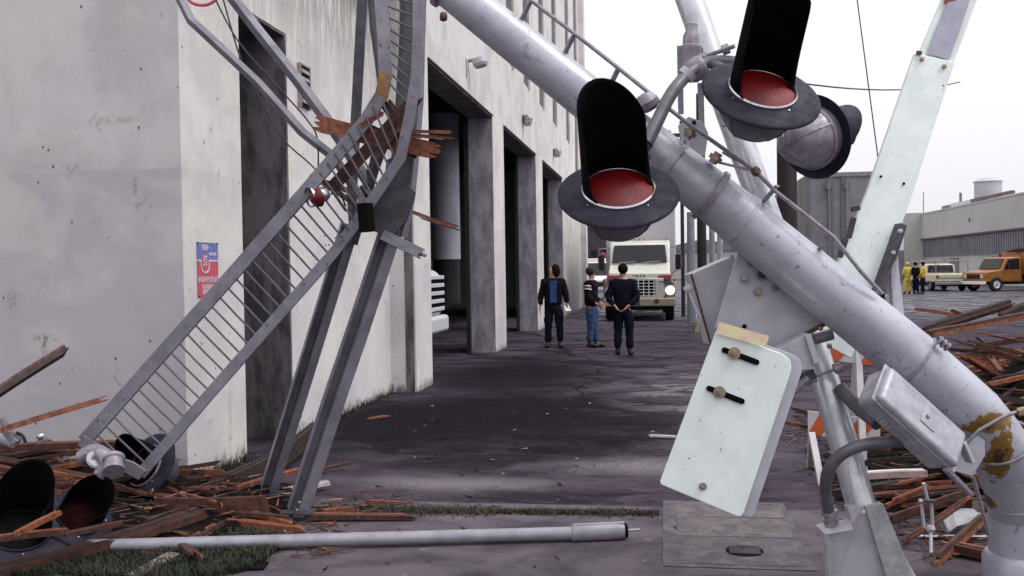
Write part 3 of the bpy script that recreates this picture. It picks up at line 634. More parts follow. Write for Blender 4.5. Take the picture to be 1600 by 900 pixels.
# ------------------------------------------------------------------ vehicles
MT = {}
def wheel(t, x, y, r, wd, rim='clamp_steel'):
    mt = MT[t.name]; c_ = (x, y, r)
    w_ = MB(mt).lathe([(.07, -wd/2+.01), (.07, wd/2-.01)], c_, (1, 0, 0), 10, caps=True).build('wheel', 'clamp_steel', t)
    MB(mt).lathe([(r*.55, -wd/2), (r*.93, -wd/2), (r, -wd/2+.04), (r, wd/2-.04), (r*.93, wd/2), (r*.55, wd/2)], c_, (1, 0, 0), 24).build('tyre', 'tyre', w_)
    MB(mt).lathe([(r*.56, -wd/2+.01), (r*.5, -wd/2+.06), (r*.2, -wd/2+.03), (.001, -wd/2+.02)], c_, (1, 0, 0), 20).build('rim', rim, w_)
    MB(mt).lathe([(r*.56, wd/2-.01), (r*.5, wd/2-.06), (r*.2, wd/2-.03), (.001, wd/2-.02)], c_, (1, 0, 0), 20).build('rim', rim, w_)
def vehicle(name, loc, rz, label, cat):
    t = thing(name, loc, label, cat); MT[t.name] = Matrix.Translation(loc) @ Matrix.Rotation(rz, 4, 'Z'); return t
def vb(t, lo, hi, mat, name, bevel=.02, parent=None): return MB(MT[t.name]).box(lo, hi).build(name, mat, parent or t, ang=30, bevel=bevel)
def vpr(t, poly_yz, x0, x1, mat, name, bevel=.03, parent=None):
    return MB(MT[t.name]).prism([(x0, y, z) for y, z in poly_yz], (x1-x0, 0, 0)).build(name, mat, parent or t, ang=30, bevel=bevel)

# truck: local +y points away from the viewer, its nose at y=0
tl = G(1001, 498)
T = vehicle('box_truck', (tl.x, 31.0, 0), 0, 'cream medium box truck with one headlight lit facing down the street', 'truck')
vpr(T, [(.35, .75), (.35, 1.55), (1.15, 1.82), (1.55, 2.52), (1.9, 2.64), (3.2, 2.64), (3.2, .75)], -1.0, 1.0, 'truck_cream', 'cab', .05)
vpr(T, [(.30, .62), (.30, 1.25), (.9, 1.40), (1.75, 1.30), (1.75, .62)], -1.16, -.82, 'truck_beige', 'fender', .06)
vpr(T, [(.30, .62), (.30, 1.25), (.9, 1.40), (1.75, 1.30), (1.75, .62)], .82, 1.16, 'truck_beige', 'fender', .06)
for s_ in (-1, 1):
    hd = MB(MT[T.name]).lathe([(.15, 0), (.165, -.03), (.15, -.05)], (.985*s_, .30, .98), (0, 1, 0), 20).build('headlight', 'chrome', T)
    MB(MT[T.name]).lathe([(.145, 0), (.1, -.035), (.001, -.05)], (.985*s_, .28, .98), (0, 1, 0), 20).build('lens', 'lit_lamp' if s_ > 0 else 'lamp_glass', hd)
    vpr(T, [(.28, 1.34), (.7, 1.52), (1.0, 1.58), (1.0, 1.70), (.7, 1.64), (.30, 1.46)], *sorted((.62*s_, 1.02*s_)), 'red_paint', 'red_stripe', .0)
    vpr(T, [(.26, 1.22), (.7, 1.40), (1.0, 1.46), (1.0, 1.50), (.7, 1.46), (.27, 1.28)], *sorted((.64*s_, 1.04*s_)), 'blue_plate', 'dark_stripe', .0)
    MB(MT[T.name]).tube([(1.0*s_, 1.7, 2.4), (1.35*s_, 1.3, 2.36), (1.38*s_, 1.3, 1.75), (1.02*s_, 1.5, 1.5)], .018, 6).build('mirror_bracket', 'clamp_steel', T)
    vb(T, (1.26*s_-.09, 1.24, 1.65), (1.26*s_+.09, 1.30, 2.15), 'dark_interior', 'mirror')
    MB(MT[T.name]).ball((1.12*s_, .28, 1.32), .06, 10).build('turn_signal', 'amber', T)
    wheel(T, .97*s_, .95, .50, .28); wheel(T, .95*s_, 6.6, .50, .45)
vpr(T, [(.27, .72), (.27, 1.38), (.36, 1.38), (.36, .72)], -.78, .78, 'truck_cream', 'grille_surround', .02)
m = MB(MT[T.name]); m.box((-.52, .262, .80), (.52, .268, 1.34)); gr = m.build('grille', 'black_paint', T, ang=0)
m = MB(MT[T.name])
for k in range(7): m.box((-.53+k*.165, .235, .80), (-.505+k*.165, .2615, 1.34))
for k in range(6): m.box((-.52, .240, .81+k*.10), (.52, .2612, .83+k*.10))
m.build('grille_bars', 'white_plain', gr, ang=0)
m = MB(MT[T.name])
for s_ in (-1, 1):
    for k in range(8): m.box((min(.54*s_, .77*s_), .255, .76+k*.075), (max(.54*s_, .77*s_), .2695, .79+k*.075))
m.build('side_slats', 'truck_cream', gr, ang=0)
text('maker_letters', 'F O R D', .12, frame(MT[T.name] @ Vector((0, .262, 1.455)), (1, 0, 0), (0, .35, .93), (0, -.93, .35)), 'dark_interior', T, .02)
vb(T, (-1.15, .05, .48), (1.15, .25, .74), 'truck_beige', 'bumper', .03)
vb(T, (-.30, .030, .52), (.02, .048, .70), 'blue_plate', 'number_plate', 0); MB(MT[T.name]).disc((.55, .03, .64), (0, 1, 0), .08, .03).build('tow_hook', 'rusty_steel', T)
vb(T, (-1.0, .25, .35), (1.0, 7.0, .62), 'dark_interior', 'chassis', 0)
# windscreen follows the slope between (1.15,1.82) and (1.55,2.52)
MB(MT[T.name]).prism([(-.90, 1.17, 1.90), (.90, 1.17, 1.90), (.84, 1.48, 2.46), (-.84, 1.48, 2.46)], (0, -.035, .02)).build('windscreen', 'car_glass', T, ang=0)
for a_ in (-.55, .25): MB(MT[T.name]).tube([(a_-.15, 1.08, 1.89), (a_+.42, 1.13, 1.93)], .016, 6).build('wiper', 'clamp_steel', T)
for k in (-.9, -.15, 0, .15, .9): MB(MT[T.name]).ball((k, 1.75, 2.68), .035, 8).build('roof_lamp', 'amber', T)
vb(T, (-1.22, 3.3, .95), (1.22, 9.8, 4.08), 'box_grey', 'box_body', .04)
vb(T, (-1.24, 3.28, 3.98), (1.24, 3.295, 4.10), 'clamp_steel', 'box_trim', 0)

# truck nose standing inside the first bay
T = vehicle('garaged_truck', (-3.98, 15.9, 0), radians(90), 'pale truck nose with slatted grille just inside the first open door', 'truck')
# local +y points into the garage (world -x), local x along the street
vpr(T, [(.0, .95), (.0, 1.60), (.10, 1.72), (1.3, 1.85), (1.7, 2.5), (3.4, 2.5), (3.4, .7), (.3, .7)], -1.15, 1.15, 'box_grey', 'cab', .06)
vb(T, (-1.22, -.12, .62), (1.22, .12, .92), 'box_grey', 'bumper', .06)
for k in range(5): vb(T, (-1.05, -.05, 1.0+k*.14), (1.17, -.003, 1.07+k*.14), 'box_grey', 'grille_slat', .01)
vb(T, (-1.0, -.01, .98), (1.12, -.002, 1.6), 'black_paint', 'grille', 0)
for s_ in (-1, 1): wheel(T, .95*s_, .9, .48, .28)
vb(T, (-1.0, .2, .4), (1.0, 5.5, .75), 'dark_interior', 'chassis', 0); vb(T, (-1.2, 3.5, .9), (1.2, 5.8, 3.4), 'box_grey', 'box_body', .04)

# emergency vehicle half hidden beside the truck
ex = G(921, 474)
T = vehicle('emergency_van', (-4.05, 52, 0), 0, 'white van with red roof beacons standing beyond the warehouse corner', 'van')
vpr(T, [(0, .45), (0, 1.15), (.9, 1.3), (1.5, 2.1), (5.0, 2.1), (5.0, .45)], -.95, 1.25, 'white_plain', 'body', .08)
MB(MT[T.name]).prism([(-.85, .93, 1.36), (1.15, .93, 1.36), (1.05, 1.42, 2.02), (-.75, 1.42, 2.02)], (0, -.04, .02)).build('windscreen', 'car_glass', T, ang=0)
vb(T, (-.8, -.03, .75), (1.1, -.002, 1.0), 'dark_interior', 'grille', 0); vb(T, (-.95, -.12, .42), (1.25, .03, .62), 'clamp_steel', 'bumper')
vb(T, (-.6, 1.7, 2.12), (.9, 2.1, 2.30), 'white_plain', 'beacon_bar', .02)
for k in (-.45, .75): MB(MT[T.name]).ball((k, 1.9, 2.42), .2, 10).build('beacon', 'red_lens', T)
for s_ in (-.8, 1.1): wheel(T, s_, .9, .36, .22); wheel(T, s_, 4.0, .36, .22)

# cream pickup with ladder rack, seen from behind (local -y is its tail)
pp = G(1480, 455)
T = vehicle('cream_pickup', (pp.x+.35, pp.y, 0), radians(4), 'cream pickup truck with ladder rack parked in front of the factory', 'pickup truck')
vb(T, (-1.05, 0, .55), (1.05, 5.2, 1.08), 'pickup_cream', 'body', .08)
vb(T, (-1.0, -.02, .62), (1.0, -.004, 1.02), 'pickup_cream', 'tailgate', .02); vb(T, (-.95, -.03, .78), (.95, -.021, .83), 'far_trim', 'red_strip', 0)
vb(T, (-1.08, -.16, .40), (1.08, -.03, .56), 'clamp_steel', 'bumper', .02)
vpr(T, [(2.1, 1.08), (2.3, 1.66), (3.3, 1.70), (3.9, 1.08)], -.92, .92, 'pickup_cream', 'cab', .05)
MB(MT[T.name]).prism([(-.80, 2.10, 1.16), (.80, 2.10, 1.16), (.74, 2.26, 1.60), (-.74, 2.26, 1.60)], (0, -.03, .01)).build('rear_window', 'car_glass', T, ang=0)
for s_ in (-1, 1):
    vb(T, (.93*s_-.09, -.028, .78), (.93*s_+.09, -.003, .98), 'red_paint', 'tail_light', 0)
    MB(MT[T.name]).tube([(.95*s_, .2, 1.08), (.95*s_, .2, 1.85), (.95*s_, 4.4, 1.85)], .035, 6).build('rack_post', 'clamp_steel', T)
    wheel(T, .92*s_, 1.1, .38, .24); wheel(T, .92*s_, 4.2, .38, .24)
    vb(T, (1.12*s_-.05, 3.4, 1.15), (1.12*s_+.05, 3.5, 1.4), 'clamp_steel', 'mirror', 0)
for yy in (.2, 1.6, 3.0, 4.4): MB(MT[T.name]).tube([(-1.15, yy, 1.87), (1.15, yy, 1.87)], .03, 6).build('rack_bar', 'clamp_steel', T)
for s_ in (-.35, .1): MB(MT[T.name]).beam((s_, 0, 1.93), (s_, 4.8, 1.93), .05, .07).build('ladder_rail', 'wood_grey', T)
vb(T, (-.9, .1, .3), (.9, 5, .56), 'dark_interior', 'chassis', 0)

# orange flatbed, nose to the left
pp = G(1535, 455)
T = vehicle('orange_flatbed', (pp.x-.5, pp.y, 0), radians(-68), 'orange flatbed work truck loaded with timber and dark crates', 'truck')
# local -y is the nose
vpr(T, [(0, .55), (0, 1.15), (1.1, 1.28), (1.5, 2.0), (2.5, 2.05), (2.6, .55)], -1.0, 1.0, 'pickup_orange', 'cab', .06)
MB(MT[T.name]).prism([(-.88, 1.12, 1.34), (.88, 1.12, 1.34), (.8, 1.44, 1.93), (-.8, 1.44, 1.93)], (0, -.04, .02)).build('windscreen', 'car_glass', T, ang=0)
for s_ in (-1, 1):
    vpr(T, [(1.35, 1.30), (1.6, 1.88), (2.35, 1.92), (2.4, 1.30)], *sorted((1.0*s_, 1.012*s_)), 'car_glass', 'side_window', 0)
    wheel(T, .95*s_, .75, .42, .25, 'white_plain'); wheel(T, .95*s_, 5.2, .42, .3)
    vb(T, (.72*s_-.12, -.03, .80), (.72*s_+.12, -.003, 1.02), 'lamp_glass', 'headlight', .01)
    vb(T, (1.13*s_-.05, 1.5, 1.3), (1.13*s_+.05, 1.6, 1.75), 'dark_interior', 'mirror', 0)
vb(T, (-1.05, -.12, .42), (1.05, 0.02, .60), 'white_plain', 'bumper'); vb(T, (-.55, -.03, .75), (.55, -.002, 1.02), 'dark_interior', 'grille', 0)
vb(T, (-1.15, 2.75, .95), (1.15, 7.2, 1.15), 'pickup_orange', 'bed', .02); vb(T, (-.8, .3, .4), (.8, 7, .94), 'dark_interior', 'chassis', 0)
vb(T, (-1.12, 2.8, 1.15), (1.12, 2.9, 2.3), 'pickup_orange', 'headboard', .01)
for yy in (2.8, 3.9, 5.0, 6.1, 7.1):
    for s_ in (-1.1, 1.1): vb(T, (s_-.04, yy-.05, 1.15), (s_+.04, yy+.05, 2.25), 'dark_interior', 'stake', 0)
for s_ in (-1.1, 1.1):
    for z_ in (1.35, 2.15): vb(T, (s_-.02, 2.8, z_-.06), (s_+.02, 7.15, z_+.06), 'pickup_orange', 'side_board', 0)
vb(T, (-.3, 7.205, .98), (-.1, 7.23, 1.12), 'red_paint', 'tail_light', 0)
bed = T
def on(t, lo, hi, mat, name, label, cat, group=None):
    o = MB(MT[t.name]).box(lo, hi).build(name, mat, ang=0, bevel=.02); return tag(o, label, cat, group)
on(bed, (-.9, 3.1, 1.155), (.9, 4.6, 2.0), 'navy_cloth', 'dark_crate', 'dark crate on the orange truck bed just behind its cab', 'crate')
on(bed, (-.9, 4.8, 1.155), (.9, 6.8, 1.85), 'car_glass', 'dark_crate', 'long dark crate toward the tail of the orange truck bed', 'crate')
for k in range(5):
    a = MT[bed.name] @ Vector((U(-.8, .8), 2.4+k*.2, 2.30+k*.05)); b_ = MT[bed.name] @ Vector((U(-.9, .9), 6.6+U(-.6, .6), 2.36+k*.05))
    plank(a, b_, .22, .06, 'weathered board lying lengthwise on top of the orange truck load', group='boards on the orange truck', seed=k+900, frac=.05)

# ------------------------------------------------------------------ people
def skin_mesh(name, nodes, edges, mat, parent, sub=1, root=0, org=(0, 0, 0)):
    me = bpy.data.meshes.new(name); names = list(nodes); idx = {k: i for i, k in enumerate(names)}
    me.from_pydata([tuple(nodes[k][0]) for k in names], [(idx[a], idx[b]) for a, b in edges], [])
    o = bpy.data.objects.new(name, me); COL.objects.link(o); o.parent = parent
    me.materials.append(M[mat]); md = o.modifiers.new('skin', 'SKIN'); md.use_smooth_shade = True
    for i, k in enumerate(names):
        r = nodes[k][1]; me.skin_vertices[0].data[i].radius = r if isinstance(r, tuple) else (r, r)
        me.skin_vertices[0].data[i].use_root = (i == root)
    s_ = o.modifiers.new('sub', 'SUBSURF'); s_.levels = sub; s_.render_levels = sub
    o['_w'] = parent['_w']; return o
def person(px, py, rz, h, label, P, group=None):
    """built facing local -y; x is the figure's left when seen from the front"""
    g_ = G(px, py); t = thing('person', (g_.x, g_.y, 0), label, 'person', group); t.rotation_euler = (0, 0, rz); k = h/1.78; t.scale = (k, k, k)
    V = Vector; st = P.get('stance', .10); tw = P.get('head', 0)
    hx, hy = -sin(tw)*-1, -cos(tw)     # where the face points
    A = P['arms']   # per side: elbow, wrist
    n = {'pelvis': (V((0, 0, .95)), (.08, .07)), 'waist': (V((0, .0, 1.10)), (.12, .09)), 'chest': (V((0, .005, 1.30)), (.165, .115)), 'yoke': (V((0, .01, 1.43)), (.10, .08)), 'neck': (V((0, 0, 1.51)), .055), 'jaw': (V((hx*.02, hy*.02, 1.60)), (.068, .078)), 'skull': (V((0, 0, 1.69)), (.075, .09)), 'crown': (V((0, 0, 1.755)), (.045, .05)),
         'nose': (V((hx*.095, hy*.095, 1.655)), .014)}
    e = [('pelvis', 'waist'), ('waist', 'chest'), ('chest', 'yoke'), ('yoke', 'neck'), ('neck', 'jaw'), ('jaw', 'skull'), ('skull', 'crown'), ('skull', 'nose')]
    jk = {'j_hip': (V((0, 0, .86)), (.195, .15)), 'j_waist': (V((0, 0, 1.06)), (.195, .155)), 'j_chest': (V((0, .01, 1.29)), (.225, .165)), 'j_yoke': (V((0, .01, 1.44)), (.14, .11)), 'j_neck': (V((0, .01, 1.50)), .072)}
    je = [('j_hip', 'j_waist'), ('j_waist', 'j_chest'), ('j_chest', 'j_yoke'), ('j_yoke', 'j_neck')]
    tr = {'t_waist': (V((0, 0, 1.02)), (.155, .12)), 't_hip': (V((0, 0, .90)), (.19, .15))}; te = [('t_waist', 't_hip')]
    for s_, (el_, wr) in zip((-1, 1), A):
        q = str(s_); sh = V((.185*s_, .01, 1.42)); el_ = V(el_); wr = V(wr)
        n['sh'+q] = (sh, .06); n['el'+q] = (el_, .043); n['wr'+q] = (wr, .028); d_ = (wr-el_).normalized(); pal = wr+d_*.06
        n['pm'+q] = (pal, (.034, .018)); e += [('yoke', 'sh'+q), ('sh'+q, 'el'+q), ('el'+q, 'wr'+q), ('wr'+q, 'pm'+q)]
        fw = V((0, -1, 0)); fw = (fw-d_*fw.dot(d_)).normalized(); inw = V((-s_, 0, 0))
        for i, (off, ln) in enumerate(((-.026, .062), (-.009, .075), (.009, .070), (.026, .055))):
            b0 = pal+d_*.035+fw*(-off); b1 = b0+d_*ln*.55+inw*.008; b2 = b1+d_*ln*.4+inw*.028
            n['f%d%s' % (i, q)] = (b0, .010); n['g%d%s' % (i, q)] = (b1, .009); n['h%d%s' % (i, q)] = (b2, .007); e += [('pm'+q, 'f%d%s' % (i, q)), ('f%d%s' % (i, q), 'g%d%s' % (i, q)), ('g%d%s' % (i, q), 'h%d%s' % (i, q))]
        th0 = pal-d_*.02+fw*.034; th1 = th0+fw*.022+d_*.03; n['th'+q] = (th0, .012); n['tj'+q] = (th1+d_*.02, .009); e += [('pm'+q, 'th'+q), ('th'+q, 'tj'+q)]
        jk['s'+q] = (sh, .10); jk['e'+q] = (el_, .080); jk['w'+q] = (wr-d_*.02, .056); je += [('j_yoke', 's'+q), ('s'+q, 'e'+q), ('e'+q, 'w'+q)]
        dy = P.get('step', (0, 0))[0 if s_ < 0 else 1]
        hp = V((.095*s_, 0, .86)); kn = V((st*s_*.95, dy*.5-.02, .48)); an = V((st*s_, dy, .09)); toe = an+V((.03*s_, -.17, -.055))
        n['hp'+q] = (hp, .062); n['kn'+q] = (kn, .06); n['an'+q] = (an, .04); n['toe'+q] = (toe, (.035, .028)); e += [('pelvis', 'hp'+q), ('hp'+q, 'kn'+q), ('kn'+q, 'an'+q), ('an'+q, 'toe'+q)]
        tr['a'+q] = (hp, .138); tr['b'+q] = (kn, .086); tr['c'+q] = (an+V((0, .005, .02)), .078); te += [('t_hip', 'a'+q), ('a'+q, 'b'+q), ('b'+q, 'c'+q)]
    body = skin_mesh('body', n, e, 'skin', t, 2)
    jt = skin_mesh('trousers', tr, te, P['legs'], t, 3); jo = skin_mesh('jacket', jk, je, P['top'], t, 3)
    fx = bpy.data.textures.get('foldnoise') or bpy.data.textures.new('foldnoise', 'CLOUDS'); fx.noise_scale = .11; fx.noise_depth = 2
    for q_ in (jt, jo): md = q_.modifiers.new('folds', 'DISPLACE'); md.texture = fx; md.strength = .045; md.mid_level = .5
    tw0 = tuple(t['_w']); t['_w'] = (0, 0, 0)
    for s_ in (-1, 1):
        dy = P.get('step', (0, 0))[0 if s_ < 0 else 1]
        m = MB(); m.ball((st*s_+.015*s_, dy-.075, .05), 1, 14, (.052, .15, .055)); m.ball((st*s_, dy, .085), 1, 12, (.052, .058, .075)); m.build('shoe', 'shoe_black', t)
    # hair follows the skull
    m = MB(); hc = V((-hx*.020, -hy*.020, 1.70)); m.ball(hc, 1, 18, (.098, .108, .105))
    if P.get('long'): m = MB(); m.ball(hc+V((-hx*.028, -hy*.028, -.045)), 1, 20, (.108, .108, .150))
    hair = m.build('cap' if P.get('cap') else 'hair', P['hair'], t)
    tx = bpy.data.textures.get('hairnoise') or bpy.data.textures.new('hairnoise', 'CLOUDS'); tx.noise_scale = .03
    md = hair.modifiers.new('d', 'DISPLACE'); md.texture = tx; md.strength = .03 if not P.get('cap') else .005
    # eyes and mouth
    sx = V((hy, -hx, 0))
    for s_ in (-1, 1): MB().ball(V((hx*.083, hy*.083, 1.675))+sx*.028*s_, .010, 8).build('eye', 'hair_black', t)
    if P.get('shirt'):
        m = MB(); m.prism([(-.075, -.150, 1.44), (.075, -.150, 1.44), (.07, -.17, 1.18), (.075, -.155, .97), (-.075, -.155, .97), (-.07, -.17, 1.18)], (0, .05, 0)); m.build('shirt', P['shirt'], t, bevel=.01)
    if P.get('stripes'):
        for s_, (el_, wr) in zip((-1, 1), A):
            sh = V((.185*s_, .01, 1.42)); el_ = V(el_); d_ = (el_-sh).normalized()
            for a_, mt in ((.05, 'white_plain'), (.085, 'red_paint'), (.12, 'white_plain')): MB().lathe([(.090, 0), (.090, .022)], sh+d_*a_, d_, 14).build('sleeve_stripe', mt, jo if False else t)
    t['_w'] = tw0
    return t
def fixorg(t):
    for c_ in t.children: pass
dn = [((-.27, .02, 1.14), (-.29, -.04, .90)), ((.27, .02, 1.14), (.29, -.06, .92))]
p1 = person(866, 543, radians(4), 1.80, 'long haired man in open dark jacket over blue shirt holding a white paper', dict(arms=dn, legs='navy_cloth', top='black_cloth', hair='hair_brown', long=True, shirt='blue_shirt', head=radians(-75), stance=.13))
pk = [((-.25, .02, 1.14), (-.17, -.16, .98)), ((.25, .02, 1.14), (.17, -.16, .98))]
p2 = person(925, 543, radians(78), 1.74, 'man in green cap, striped sleeve jacket and blue jeans standing in the middle', dict(arms=pk, legs='denim_light', top='black_cloth', hair='cap_green', cap=True, stripes=True, head=radians(60), stance=.07, step=(.03, -.08)))
bk = [((-.29, .06, 1.14), (-.14, .17, .96)), ((.29, .06, 1.14), (.13, .17, .96))]
p3 = person(975, 555, radians(172), 1.78, 'man in dark navy jacket seen from behind with hands behind his back', dict(arms=[((-.30, .06, 1.14), (-.13, .19, .97)), ((.30, .06, 1.14), (.13, .19, .97))], legs='navy_cloth', top='navy_cloth', hair='hair_black', head=radians(10), stance=.12))
wp = p1.matrix_world
c_ = G(889, 543)
pa = MB(); b0 = Vector(p1['_w'])
Rm = Matrix.Translation(b0) @ Matrix.Rotation(radians(4), 4, 'Z')
pa.mtx = Rm; pa.beam((.33, -.20, .80), (.27, -.02, .93), .12, .012); tag(pa.build('paper_sheet', 'white_plain', ang=0), 'folded white paper in the left hand of the long haired man', 'paper')
for i, (px, py, rz, lb, mt) in enumerate(((1418, 459, 200, 'worker in yellow rain suit at the left end of the far group', 'yellow_slicker'), (1431, 459, 120, 'worker in dark clothes bending between the yellow suited workers', 'black_cloth'), (1442, 459, 240, 'worker in yellow jacket standing just left of the cream pickup', 'yellow_slicker'))):
    person(px, py, radians(rz), 1.8, lb, dict(arms=pk, legs=mt if i == 0 else 'navy_cloth', top=mt, hair='yellow_slicker' if i == 0 else 'hair_black', cap=(i == 0), stance=.14))

# ================================================================== THE FALLEN CANTILEVER MAST
mast = thing('cantilever_mast', G(1592, 905), 'huge silver grey signal mast with buckled rust stained elbow fallen across the street', 'signal mast')
mp = [(560, -128, 50, 5.15), (640, -66, 54, 5.1), (700, -19, 59, 5.05), (800, 60, 65, 5.0), (927, 161, 69, 4.95), (1040, 248, 74, 4.92), (1150, 337, 80, 4.9)]
mp2 = [(1150, 337, 84, 4.9), (1200, 379, 84, 4.88), (1290, 452, 86, 4.86), (1383, 527, 88, 4.85), (1440, 574, 90, 4.85), (1480, 610, 91, 4.85), (1518, 645, 93, 4.86), (1548, 682, 93, 4.88), (1572, 720, 94, 4.92), (1588, 760, 95, 4.97), (1596, 800, 96, 5.02)]
def swp(L_, n=40): pts = [D(x, y, d) for x, y, w_, d in L_]; return MB().tube(pts, [w_*d/F/2 for x, y, w_, d in L_], n)
sh = swp(mp).build('mast_tube', 'mast_paint', mast, ang=40)
sh2 = swp(mp2).build('mast_tube', 'mast_paint', mast, ang=40)
gb = D(1596, 800, 5.02); gbase = Vector((D(1600, 900, 5.04).x, D(1600, 900, 5.04).y, 0))
MB().tube([gb, gb.lerp(gbase, .3), gbase-Vector((0, 0, .05))], [.161, .162, .165], 40).build('mast_foot', 'mast_paint', mast)
MB().lathe([(.166, 0), (.20, .0), (.20, .13), (.185, .16), (.166, .165)], D(1600, 905, 5.03)-Vector((0, 0, .02)), (0, 0, 1), 40).build('base_collar', 'mast_paint', mast)
def band(px, py, w_, d, dirpx, wd, th, mat='mast_paint', name='clamp_band', tilt=0, lobe=None):
    c_ = D(px, py, d); ax = CV(dirpx[0], -dirpx[1], tilt).normalized(); r = w_*d/F/2
    b_ = MB().lathe([(r, -wd/2), (r+th, -wd/2), (r+th, wd/2), (r, wd/2), (r, -wd/2)], c_, ax, 40).build(name, mat, mast, ang=30, bevel=.002)
    if lobe:
        lx = D(*lobe); 
        MB().lathe([(.022, -.03), (.022, .03)], lx, CV(*((.5, .8, .2))), 10, caps=True).build('clamp_bolt', 'clamp_steel', b_)
        MB().lathe([(.035, -.012), (.035, .012)], lx, CV(*((.5, .8, .2))), 6, caps=True).build('clamp_nut', 'brass_bolt', b_)
    return b_
A_ = (.79, .62)
band(697, -21, 60, 5.05, A_, .03, .02, 'clamp_steel', 'flange_ring'); 
o = band(1046, 253, 76, 4.92, A_, .035, .012, 'mast_paint', lobe=(1078, 208, 4.85)); o = band(1110, 305, 80, 4.9, A_, .03, .014, 'clamp_steel', lobe=(1118, 247, 4.83))
band(1160, 346, 86, 4.9, A_, .02, .004); band(1596, 787, 95, 5.0, (0.05, 1), .05, .010, lobe=(1530, 790, 4.95))
band(1430, 566, 90, 4.85, A_, .014, .010, 'clamp_steel', 'strap_wire', tilt=.15)
band(1560, 690, 96, 4.88, (.5, .85), .012, .010, 'clamp_steel', 'strap_wire', tilt=-.45)
m = MB()
for k in range(3): m.lathe([(.010+.004*(k % 2), -.01), (.024, -.004), (.024, .004), (.010, .01)], D(1468+k*6, 532+k*5, 4.72), CV(.8, -.6, 0), 12)
m.build('strap_buckle', 'clamp_steel', mast)
m = MB(); m.lathe([(.001, -.02), (.02, -.018), (.026, 0), (.02, .018), (.001, .02)], D(693, 26, 4.95), CV(1, 0, 0), 12); m.build('drain_plug', 'rusty_steel', mast)
MB().tube([D(1500, 703, 4.72), D(1530, 672, 4.68), D(1570, 650, 4.66), D(1606, 638, 4.68)], .009, 8).build('tie_rod', 'clamp_steel', mast)
for q in ((1596, 643, 4.66), (1506, 697, 4.70)): MB().lathe([(.022, -.015), (.022, .015)], D(*q), CV(.9, .3, .2), 6, caps=True).build('tie_nut', 'brass_bolt', mast)
# truss rod with its stand-offs
rodp = [(815, -12, 4.95), (852, 18, 4.92), (897, 52, 4.9), (967, 107, 4.86), (1033, 160, 4.82), (1080, 197, 4.80), (1180, 267, 4.78), (1213, 300, 4.76), (1303, 371, 4.72), (1322, 395, 4.71), (1345, 424, 4.71), (1378, 459, 4.74)]
MB().tube([D(*q) for q in rodp], .0105, 8).build('truss_rod', 'clamp_steel', mast)
for a, b_, w_ in (((829, 2, 4.93), (808, 45, 4.98), .03), ((897, 54, 4.9), (878, 92, 4.95), .03), ((966, 108, 4.86), (955, 130, 4.92), .028), ((1120, 253, 4.83), (1181, 268, 4.78), .02), ((1130, 238, 4.85), (1150, 250, 4.80), .022), ((1303, 372, 4.72), (1276, 392, 4.82), .026), ((1215, 290, 4.76), (1190, 318, 4.86), .026), ((1180, 200, 4.83), (1128, 196, 4.9), .006)):
    MB().beam(D(*a), D(*b_), w_, .012).build('stand_off', 'clamp_steel', mast, ang=0, bevel=.002)
m = MB(); m.lathe([(.024, -.014), (.024, .014)], D(1181, 268, 4.77), CV(.4, .5, .7), 6, caps=True); m.build('rod_nut', 'rusty_steel', mast)
# lug plate standing behind the mast
pl = [D(*q) for q in ((1076, 182, 5.02), (1098, 190, 5.02), (1107, 208, 5.02), (1102, 243, 5.02), (1085, 245, 5.02), (1066, 225, 5.02), (1060, 196, 5.02))]
lp = MB().prism(pl, CV(0, 0, -.02)).build('lug_plate', 'lilac_plate', mast, ang=0, bevel=.003)
MB().disc(D(1084, 192, 5.01), CV(0, 0, 1), .012, .01).build('lug_hole', 'dark_interior', lp)
# junction box strapped to the elbow
def hx(pts): return MB().hexa(pts)
Aa, Bb, Cc, Ee = D(1374, 620, 4.46), D(1499, 733, 4.46), D(1417, 591, 4.60), D(1386, 678, 4.64)
u_ = Bb-Aa; v_ = Cc-Aa; w_ = Ee-Aa
v_ = (v_-u_*(v_.dot(u_)/u_.dot(u_))); w_ = (w_-u_*(w_.dot(u_)/u_.dot(u_)))
v_ = v_ + u_*-0.02
jb = MB().hexa([Aa+w_, Bb+w_-u_*.04, Bb+w_+v_-u_*.04, Aa+w_+v_, Aa, Bb, Bb+v_, Aa+v_]).build('junction_box', 'box_silver', mast, ang=35, bevel=.028, seg=4)
vn = v_.normalized(); wn = w_.normalized(); un = u_.normalized()
# lid lip: a thin rounded flange around the upper third
lift = w_*.20
MB().hexa([Aa+lift-un*.012-vn*.010+wn*.010, Bb+lift+un*.012-vn*.010+wn*.010, Bb+lift+v_+un*.012+vn*.01+wn*.010, Aa+lift+v_-un*.012+vn*.01+wn*.010,
           Aa+lift-un*.012-vn*.010, Bb+lift+un*.012-vn*.010, Bb+lift+v_+un*.012+vn*.01, Aa+lift+v_-un*.012+vn*.01]).build('lid_flange', 'box_silver', jb, ang=35, bevel=.004)
nv_ = u_.cross(v_).normalized(); nv_ = nv_ if nv_.dot(w_) < 0 else -nv_
c0 = Aa+u_*.55+v_*.52
MB().prism([c0-un*.045-vn*.05+nv_*.001, c0+un*.045-vn*.05+nv_*.001, c0+un*.045+vn*.05+nv_*.001, c0-un*.045+vn*.05+nv_*.001], nv_*.004).build('name_plate', 'box_silver', jb, ang=0, bevel=.001)
MB().disc(c0-un*.015+nv_*.004, nv_, .011, .012, 6).build('plate_bolt', 'brass_bolt', jb)
